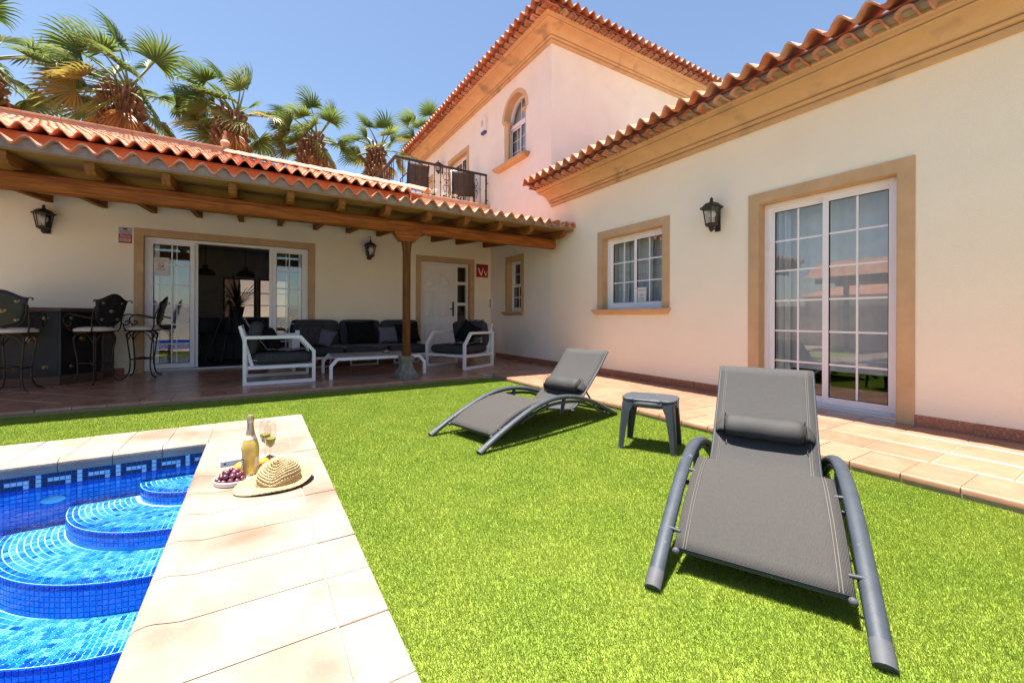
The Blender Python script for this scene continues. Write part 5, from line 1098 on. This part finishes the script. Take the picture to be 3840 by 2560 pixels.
q = MB().lathe([(0.007, 0), (0.007, 0.0006), (0.001, 0.0006)], 14); o = q.build('logo_disc', INK, bk_, (-0.045, -0.0247, 0.016)); o.rotation_euler = (pi/2, 0, 0)
text('lettering', 'Lr', 0.022, mat('pink_print', (0.55, 0.2, 0.35), 0.5), bk_, (0.01, -0.0248, 0.015), (pi/2, 0, 0), shear=0.3)
b2 = thing('box', 'small wooden box with black and white striped lid behind the bottle', 'box', (0.012, 2.99, ZC), R(-38)); MB().bx(-0.035, 0.035, -0.022, 0.05, 0.0, 0.034).build('side', mat('box_wood', (0.30, 0.14, 0.06), 0.6, 0.2, 20), b2, bev=0.002)
for i in range(6): MB().bx(-0.0355+0.0118*i, -0.0245+0.0118*i, -0.0225, 0.0505, 0.0345, 0.037).build('lid_stripe', SBLK if i % 2 else SWH, b2)
# straw hat
STRAW = mat('straw', (0.46, 0.34, 0.185), 0.85, 0.25, 60, 0.6, 160, stain_or_light=((0.19, 0.10, 0.032), 150, 0.55, 0.08))
hat = thing('straw_hat', 'woven straw sun hat with dented crown lying on the pool coping', 'hat', (0.100, 2.575, ZC+0.003), R(10))
prof = []
for t in arc(25, 0, 1): prof.append((0.003+0.103*math.sin(t*pi/2)**0.85, 0.006+0.118*max(0, math.cos(t*pi/2))**0.62, 0))
nc = len(prof)
for t in arc(13, 0, 1)[1:]: prof.append((0.105+0.062*t, 0.008-0.004*t, t))
def hatfn(u, v):
    x_ = u*(len(prof)-1); i = min(int(x_), len(prof)-2); f = x_-i; r, z, br = [prof[i][k]*(1-f)+prof[i+1][k]*f for k in range(3)]; a = 2*pi*v
    rib = 0.0034*math.cos(x_*2*pi*0.42)+0.0022*math.sin(a*46+math.floor(x_*0.42+0.5)*pi)
    out = 1+br*(0.28*max(0, -math.cos(a-0.25))**2); p = Vector((r*math.cos(a)*out, r*math.sin(a)*0.92, z+rib*0.7))
    dent = math.exp(-((p.x+0.055)**2/0.0022+(p.y+0.055)**2/0.0034))
    if i < nc: p.z -= 0.042*dent; p.x += 0.018*dent; p.y += 0.022*dent
    if br: p.z += br*br*(0.034*max(0, math.cos(a+0.25))**3+0.006*math.sin(3*a+0.6)+0.014*max(0, math.cos(a-1.9)))+0.001; p.z = max(p.z, 0.003)
    if i < nc: p += Vector((math.cos(a), math.sin(a), 0))*rib*0.7
    return p
q = MB(); q.grid(hatfn, (len(prof)-1)*4+1, 120, cv=True); o = q.build('straw_weave', STRAW, hat, smooth=60, fix=False); md = o.modifiers.new('t', 'SOLIDIFY'); md.thickness = 0.004; md.offset = 0
MB().bx(0.101, 0.104, -0.012, 0.012, 0.035, 0.050).build('tag', SBLK, hat)
# ---------------------------------------------------------------- balcony furniture and flowers
BCH = mat('brown_sling', (0.075, 0.055, 0.045), 0.8, 0.1, 8); BFR = mat('brown_frame', (0.03, 0.022, 0.02), 0.5)
ZB = 3.762
def bchair(label, loc, rz):
    A = thing('balcony_chair', label, 'chair', loc, rz, 'balcony chairs')
    for s in (-1, 1):
        MB().tube(smoothline([Vector((-0.27, s*0.26, 0.92)), Vector((-0.20, s*0.26, 0.70)), Vector((-0.14, s*0.26, 0.42)), Vector((0.25, s*0.26, 0.44))], 14), 0.014, 8).build('side_frame', BFR, A, smooth=60)
        MB().tube([(0.22, s*0.28, 0.0), (0.24, s*0.28, 0.64), (-0.20, s*0.28, 0.66)], 0.014, 8).build('front_leg', BFR, A); MB().tube([(-0.25, s*0.28, 0.0), (-0.14, s*0.28, 0.44)], 0.014, 8).build('rear_leg', BFR, A)
    q = MB(); path = smoothline([(-0.27, 0.91), (-0.20, 0.68), (-0.15, 0.44), (0.02, 0.40), (0.25, 0.44)], 18); q.grid(lambda u, v: (path[int(round(u*17))][0], 0.25*(2*v-1), path[int(round(u*17))][1]), 18, 3); o = q.build('sling', BCH, A, smooth=70, fix=False); md = o.modifiers.new('t', 'SOLIDIFY'); md.thickness = 0.006
    return A
bchair('brown sling chair at the left of the balcony, back to the railing', (3.28, 9.92, ZB), R(92)); bchair('brown sling chair at the right of the balcony, back to the railing', (4.52, 9.80, ZB), R(66))
tw = MB(); tw.grid(lambda u, v: (4.30+0.12*v, 10.05+0.05*u+0.03*math.sin(7*v), ZB+0.42+0.66*u+0.02*math.sin(9*v)), 12, 10); o = tw.build('towel', mat('white_towel', (0.62, 0.64, 0.70), 0.95, 0.08, 30, 0.5, 120), None, smooth=80, fix=False); md = o.modifiers.new('t', 'SOLIDIFY'); md.thickness = 0.10; tag(o, 'thick white towel draped beside the right balcony chair', 'towel')
FLW = mat('white_petal', (0.80, 0.78, 0.76), 0.8, 0.05, 20); FLG = mat('flower_leaf', (0.06, 0.14, 0.03), 0.6, 0.2, 20); POTM = mat('clay_pot', (0.42, 0.22, 0.13), 0.8)
for k, (x, y, dz, lb) in enumerate(((3.58, 9.45, 0.04, 'leftmost clump of white flowers behind the balcony railing'), (3.84, 9.42, -0.02, 'middle clump of white flowers behind the balcony railing'), (4.08, 9.36, -0.06, 'white flowers beside the right balcony chair'))):
    A = thing('flower_pot', lb, 'flowers', (x, y, ZB), 0, 'potted white flowers on the balcony'); MB().lathe([(0.05, 0), (0.075, 0.11), (0.08, 0.115), (0.07, 0.12), (0.001, 0.11)], 14).build('pot', POTM, A, smooth=40)
    q = MB()
    for i in range(30):
        a = random.uniform(0, 6.28); r = random.uniform(0, 0.11); c = Vector((r*math.cos(a), r*math.sin(a), 0.19+dz+random.uniform(-0.05, 0.09)))
        for p in range(5):
            b = p*1.257+a; d = Vector((math.cos(b), math.sin(b), random.uniform(-0.2, 0.5))).normalized(); e = d.cross(Vector((0, 0, 1))).normalized(); q.add([c, c+d*0.02+e*0.014, c+d*0.038, c+d*0.02-e*0.014], [(0, 1, 2, 3)])
    tag(q.build('blossom', FLW, A, fix=False), kind='stuff'); q = MB()
    for i in range(26):
        a = random.uniform(0, 6.28); c = Vector((0, 0, 0.11)); d = Vector((math.cos(a)*0.6, math.sin(a)*0.6, random.uniform(0.4, 1.3))).normalized(); e = d.cross(Vector((0, 0, 1))).normalized(); L_ = random.uniform(0.06, 0.13); q.add([c, c+d*L_*0.6+e*0.012, c+d*L_, c+d*L_*0.6-e*0.012], [(0, 1, 2, 3)])
    tag(q.build('leaves', FLG, A, fix=False), kind='stuff')

# ---------------------------------------------------------------- things seen through the open sliding door
DK = mat('dark_furniture', (0.016, 0.015, 0.016), 0.5, 0.2, 8); DGR = mat('dark_upholstery', (0.022, 0.026, 0.034), 0.8, 0.1, 9)
for k, (x, y, lb) in enumerate(((-0.93, 10.6, 'black pendant lamp on the left inside the dining room'), (-0.23, 10.6, 'black pendant lamp on the right inside the dining room'))):
    A = thing('pendant_lamp', lb, 'lamp', (x, y, 0), 0, 'pendant lamps in the dining room'); MB().lathe([(0.175, 1.86), (0.18, 1.865), (0.165, 1.905), (0.12, 1.96), (0.05, 1.985), (0.042, 2.06), (0.012, 2.07)], 24, cap=False).build('shade', DK, A, smooth=50, fix=False)
    MB().tube([(0, 0, 2.06), (0, 0, 2.66)], 0.005, 6).build('cable', DK, A); MB().lathe([(0.055, 2.655), (0.06, 2.715)], 16).build('ceiling_cup', DK, A)
A = thing('tripod', 'black photo tripod standing inside the dining room', 'tripod', (-0.49, 10.05, PZ))
for a, rr in ((R(200), 0.42), (R(-35), 0.40), (R(80), 0.40)): MB().tube([(0.03*math.cos(a), 0.03*math.sin(a), 1.22), (rr*math.cos(a), rr*math.sin(a), 0.0)], 0.014, 6).build('leg', DK, A)
MB().tube([(0, 0, 0.75), (0, 0, 1.32)], 0.014, 6).build('centre_column', DK, A); MB().bx(-0.06, 0.05, -0.03, 0.03, 1.32, 1.385).build('head', DK, A, bev=0.006); MB().lathe([(0.03, 1.18), (0.05, 1.21), (0.03, 1.25)], 10).build('collar', DK, A)
A = thing('dining_table', 'dark counter table inside the dining room', 'table', (0.05, 11.1, PZ)); MB().bx(-1.25, 1.55, -0.35, 0.40, 0.86, 0.91).build('table_top', DK, A); MB().bx(-1.1, 1.4, 0.02, 0.12, 0, 0.86).build('plinth', DK, A)
for k, (x, lb) in enumerate(((-0.95, 'dark upholstered counter chair left of the tripod'), (-0.42, 'dark upholstered counter chair behind the tripod'), (0.18, 'dark upholstered counter chair behind the white armchair'))):
    A = thing('counter_chair', lb, 'chair', (x, 10.55, PZ), 0, 'counter chairs inside the dining room'); q = MB(); q.grid(lambda u, v: (0.25*math.cos(pi+pi*u), 0.24*math.sin(pi+pi*u)+0.05, 0.60+0.30*v), 14, 4); o = q.build('backrest', DGR, A, smooth=60, fix=False); md = o.modifiers.new('t', 'SOLIDIFY'); md.thickness = 0.03
    MB().lathe([(0.20, 0.57), (0.23, 0.60), (0.22, 0.64), (0.001, 0.65)], 18).build('seat', DGR, A, smooth=50)
    for sx in (-1, 1):
        for sy in (-1, 1): MB().tube([(sx*0.13, sy*0.13, 0.58), (sx*0.22, sy*0.20, 0.0)], 0.016, 6).build('leg', DK, A)
A = thing('house_plant', 'dark potted palm on the table in front of the dining room window', 'plant', (-0.40, 11.15, PZ+0.91)); MB().lathe([(0.10, 0), (0.14, 0.22), (0.15, 0.25), (0.001, 0.24)], 16).build('pot', DK, A, smooth=40)
q = MB()
for i in range(46):
    a = random.uniform(0, 2*pi); L_ = random.uniform(0.45, 0.85); el = random.uniform(0.5, 1.5); p = Vector((0, 0, 0.22)); d = Vector((math.cos(a)*math.cos(el), math.sin(a)*math.cos(el), math.sin(el))); sd = Vector((-math.sin(a), math.cos(a), 0)); pts = []
    for j in range(7):
        w_ = 0.016*math.sin(pi*(j+0.4)/7.2); pts += [p-sd*w_, p+sd*w_]; p = p+d*L_/6; d = (d+Vector((0, 0, -0.14))).normalized()
    q.add(pts, [(2*j, 2*j+1, 2*j+3, 2*j+2) for j in range(6)])
tag(q.build('foliage', mat('dark_leaf', (0.02, 0.04, 0.012), 0.5), A, fix=False), kind='stuff')
A = thing('interior_window', 'white framed window at the back of the dining room', 'window', (0, 13.19, 0))
for x0 in (-0.78, 0.02):
    q = MB()
    for a, b, c, d in ((x0, x0+0.04, 0.95, 2.02), (x0+0.68, x0+0.72, 0.95, 2.02), (x0+0.04, x0+0.68, 0.95, 0.99), (x0+0.04, x0+0.68, 1.98, 2.02), (x0+0.35, x0+0.37, 0.99, 1.98), (x0+0.04, x0+0.35, 1.29, 1.31), (x0+0.37, x0+0.68, 1.29, 1.31), (x0+0.04, x0+0.35, 1.62, 1.64), (x0+0.37, x0+0.68, 1.62, 1.64)): q.bx(a, b, 0.0, 0.05, c, d)
    q.build('frame', DK, A)
gw = wall_holes('garden_wall', 'y', 17.4, 0.2, -9, 9, -0.02, 2.6, [], STUCCO_UP, None); tag(gw, 'pink cream garden wall seen through the dining room window', 'wall')

# ---------------------------------------------------------------- palms behind the house
def leafmat(name, c1, c2, c3, tr_=0.5):
    m = bpy.data.materials.new(name); m.use_nodes = True; t = m.node_tree; b = t.nodes['Principled BSDF']; N = t.nodes.new; b.inputs['Roughness'].default_value = 0.38; b.inputs['Specular IOR Level'].default_value = 0.6
    g_ = N('ShaderNodeNewGeometry'); oi = N('ShaderNodeObjectInfo'); ad = N('ShaderNodeMath'); ad.operation = 'MULTIPLY_ADD'; ad.inputs[1].default_value = 0.55; lk(t, g_.outputs['Random Per Island'], ad.inputs[0])
    m2 = N('ShaderNodeMath'); m2.operation = 'MULTIPLY'; m2.inputs[1].default_value = 0.45; lk(t, oi.outputs['Random'], m2.inputs[0]); lk(t, m2.outputs[0], ad.inputs[2])
    rp = N('ShaderNodeValToRGB'); rp.color_ramp.elements[0].color = (*c1, 1); rp.color_ramp.elements[1].color = (*c3, 1); e = rp.color_ramp.elements.new(0.55); e.color = (*c2, 1); lk(t, ad.outputs[0], rp.inputs[0]); lk(t, rp.outputs[0], b.inputs['Base Color'])
    tl = N('ShaderNodeBsdfTranslucent'); lk(t, rp.outputs[0], tl.inputs[0]); mx = N('ShaderNodeMixShader'); mx.inputs[0].default_value = tr_; o = t.nodes['Material Output']; lk(t, b.outputs[0], mx.inputs[1]); lk(t, tl.outputs[0], mx.inputs[2]); lk(t, mx.outputs[0], o.inputs[0]); return m
PGN = leafmat('palm_leaf', (0.065, 0.12, 0.024), (0.12, 0.175, 0.036), (0.28, 0.29, 0.09)); PYL = leafmat('palm_leaf_yellowing', (0.11, 0.15, 0.03), (0.27, 0.23, 0.05), (0.46, 0.29, 0.08)); PDD = leafmat('palm_leaf_dead', (0.30, 0.13, 0.035), (0.46, 0.21, 0.065), (0.55, 0.30, 0.12), 0.35)
STEM = mat('palm_petiole', (0.16, 0.19, 0.05), 0.5, 0.2, 8); BARK = mat('palm_bark', (0.20, 0.11, 0.07), 0.9, 0.4, 8, 0.8, 30); BOOT = mat('palm_boot', (0.22, 0.115, 0.062), 0.85, 0.4, 10, 0.4, 40, island=0.35)
WIND = Vector((-0.88, 0.46, 0.02))
def frond(parent, base, d0, Lp, Lb, m, dead=False, nseg=34, wind=0.5, name='frond'):
    d = Vector(d0).normalized(); p = Vector(base); pts = [p.copy()]
    for i in range(7):
        d = (d+Vector((0, 0, -0.045 if not dead else -0.28))+WIND*(0.035*wind)).normalized(); p = p+d*(Lp/7); pts.append(p.copy())
    q = MB(); q.tube(pts, [0.034-0.020*i/7 for i in range(8)], 5, m=1)
    up = Vector((0, 0, 1)); side = d.cross(up)
    side = side.normalized() if side.length > 0.05 else Vector((1, 0, 0)); nrm = side.cross(d).normalized(); tw_ = random.uniform(-0.9, 0.9); side, nrm = side*math.cos(tw_)+nrm*math.sin(tw_), nrm*math.cos(tw_)-side*math.sin(tw_); span = R(105) if not dead else R(62)
    for i in range(nseg):
        t = (2*(i+0.5)/nseg-1); a = t*span+random.uniform(-0.02, 0.02); L = Lb*(1.0-0.38*abs(t)**1.6)*random.uniform(0.9, 1.06)
        dd = (d*math.cos(a)+side*math.sin(a)+nrm*(0.10+0.22*abs(t)-0.10*(i % 2))).normalized(); pp = p.copy(); w0 = Lb*0.030; vs = []
        for j in range(6):
            f = j/5; wdt = w0*(0.30+2.2*f if f < 0.35 else (1.07 if f < 0.5 else 1.07*(1-f)/0.5+0.03)); sd = dd.cross(nrm); sd = sd.normalized() if sd.length > 0.05 else side
            fold = nrm*(0.45*wdt); vs += [pp-sd*wdt+fold, pp-fold*0.6, pp+sd*wdt+fold]
            pp = pp+dd*(L/5)
            if f >= 0.15: dd = (dd+WIND*(wind*0.42*(f+0.15))+Vector((0, 0, -(0.46 if not dead else 0.4)*f-0.05))+Vector((random.uniform(-1, 1), random.uniform(-1, 1), random.uniform(-1, 1)))*0.035).normalized()
        q.add(vs, [(3*j+k, 3*j+k+1, 3*j+k+4, 3*j+k+3) for j in range(5) for k in (0, 1)], 0)
    return q.build(name, [m, STEM if not dead else PDD], parent, smooth=60, fix=False)
def palm(label, x, y, zc, R0, nf, seed, trunk_r=0.24, dead=5, wind=1.0, zg=0.0):
    random.seed(seed); A = thing('palm_tree', label, 'palm', (x, y, zg), 0, 'fan palms behind the house'); H = zc-zg
    q = MB(); q.grid(lambda u, v: (((trunk_r*(1.25-0.35*min(1, u*3)))*(1+0.03*math.sin(40*u+3*v)))*math.cos(2*pi*v)+0.06*math.sin(2*u), ((trunk_r*(1.25-0.35*min(1, u*3)))*(1+0.03*math.sin(40*u)))*math.sin(2*pi*v), (H-0.15)*u), 60, 14, cv=True); q.build('trunk', BARK, A, smooth=60)
    bts = MB()
    for i in range(110):            # old leaf bases around the upper trunk
        f = i/110; a = i*2.39996; z = H-1.35+1.25*f; r = trunk_r*(1.0+0.45*math.sin(pi*min(1, f*1.1))); L = random.uniform(0.14, 0.26); el = 0.5+0.7*f
        o_ = Vector((r*math.cos(a), r*math.sin(a), z)); d = Vector((math.cos(a)*math.cos(el), math.sin(a)*math.cos(el), math.sin(el))); bts.beam(o_-d*0.08, o_+d*L, 0.085, 0.030, up=(-math.sin(a), math.cos(a), 0.01))
    tag(bts.build('leaf_bases', BOOT, A), kind='stuff')
    c = Vector((0.08, 0, H))
    for i in range(nf):
        f = (i+0.5)/nf; el = R(72-98*f**0.8); a = i*2.39996+seed; d = Vector((math.cos(a)*math.cos(el), math.sin(a)*math.cos(el), math.sin(el)))+WIND*(0.36*wind)
        frond(A, c+Vector((0.10*math.cos(a), 0.10*math.sin(a), -0.30*f)), d, R0*random.uniform(0.50, 0.64), R0*random.uniform(0.52, 0.64), PGN if f < 0.62 or random.random() < 0.45 else PYL, wind=wind)
    for i in range(dead):
        a = -1.45+i*2.1; el = R(-35); d = Vector((math.cos(a)*math.cos(el), math.sin(a)*math.cos(el), math.sin(el))); frond(A, c+Vector((0.2*math.cos(a), 0.2*math.sin(a), -0.45)), d, R0*0.30, R0*0.58, PDD, True, 26, 0.35, 'dead_frond')
    return A
palm('fan palm with a hanging dead orange frond, second from the left', -3.15, 15, 7.25, 1.58, 28, 3, 0.27, 5)
palm('fan palm behind the roof finial', -0.72, 15, 7.2, 1.45, 26, 5, 0.25, 4)
palm('fan palm with brown dead fronds, fourth from the left', 1.50, 15, 7.0, 1.28, 24, 9, 0.24, 6, 0.9)
palm('slender green fan palm left of the balcony railing', 3.62, 15.3, 7.2, 1.2, 15, 12, 0.18, 2, 0.5)
palm('fan palm half hidden behind the upper roof', 5.75, 16.0, 8.4, 1.3, 14, 15, 0.18, 0, 0.5)
palm('fan palm with drooping dead stalks at the left edge', -5.75, 15, 7.2, 1.7, 22, 21, 0.26, 9)
random.seed(99)

# ---------------------------------------------------------------- the garden behind the viewer (seen in the glass)
gwall = wall_holes('boundary_wall', 'x', -6.9, 0.2, -9, 9.2, -0.02, 1.45, [], WHITEP, None); tag(gwall, 'white garden boundary wall beyond the pool, mirrored in the glass', 'wall')
gw2 = wall_holes('boundary_wall', 'y', -6.6, 0.2, -6.7, 8, -0.02, 1.45, [], WHITEP, None); tag(gw2, 'white garden boundary wall behind the viewer', 'wall')
A = thing('pergola', 'timber pergola with tiled roof beyond the pool, mirrored in the glass', 'pergola', (-5.9, 4.4, 0))
for sx, sy in ((0.75, -1.5), (0.75, 1.5), (-0.75, -1.5), (-0.75, 1.5)): MB().bx(sx-0.06, sx+0.06, sy-0.06, sy+0.06, -0.02, 2.1).build('post', POSTW, A)
for sx in (0.75, -0.75): MB().bx(sx-0.07, sx+0.07, -1.8, 1.8, 2.1, 2.26).build('beam', WOOD, A)
for s in (-1, 1): MB().add([(0, -2.0, 2.85), (0, 2.0, 2.85), (s*1.1, 2.0, 2.28), (s*1.1, -2.0, 2.28)], [(0, 1, 2, 3)]).build('roof_slope', TERRA, A, fix=False)
A = thing('neighbour_house', 'white neighbouring house with terracotta roof mirrored in the glass', 'house', (-22, 3, 0)); A.scale = (1, 1, 0.8); MB().bx(-4, 4, -9, 9, -0.03, 2.9).build('wall', WHITEP, A)
MB().add([(4.4, -9.4, 2.9), (4.4, 9.4, 2.9), (0, 5, 4.7), (0, -5, 4.7), (-4.4, 9.4, 2.9), (-4.4, -9.4, 2.9)], [(0, 1, 2, 3), (1, 4, 2), (0, 3, 5), (2, 4, 5, 3)]).build('roof', TERRA, A, fix=False)
for y in (-5.5, -1.5): MB().bx(1.4, 2.3, y-0.45, y+0.45, 3.2, 5.2).build('chimney', WHITEP, A)
rl = thing('pool_cover_roller', 'rolled blue pool cover on the far pool edge', 'pool cover', (-4.9, -0.5, 0)); MB().tube([(0, -2.2, 0.42), (0, 2.2, 0.42)], 0.24, 20).build('cover_roll', mat('blue_cover', (0.02, 0.16, 0.55), 0.3), rl, smooth=50)
for y in (-2.3, 2.3): MB().bx(-0.03, 0.03, y-0.03, y+0.03, -0.02, 0.42).build('stand', WHITEM, rl)
dk = ring('pool_terrace', -6.9, PX0+0.3, -6.6, 4.3, PX0, PX0+0.3, PY0, PY1, 0.02, STONE); tag(dk, kind='structure')
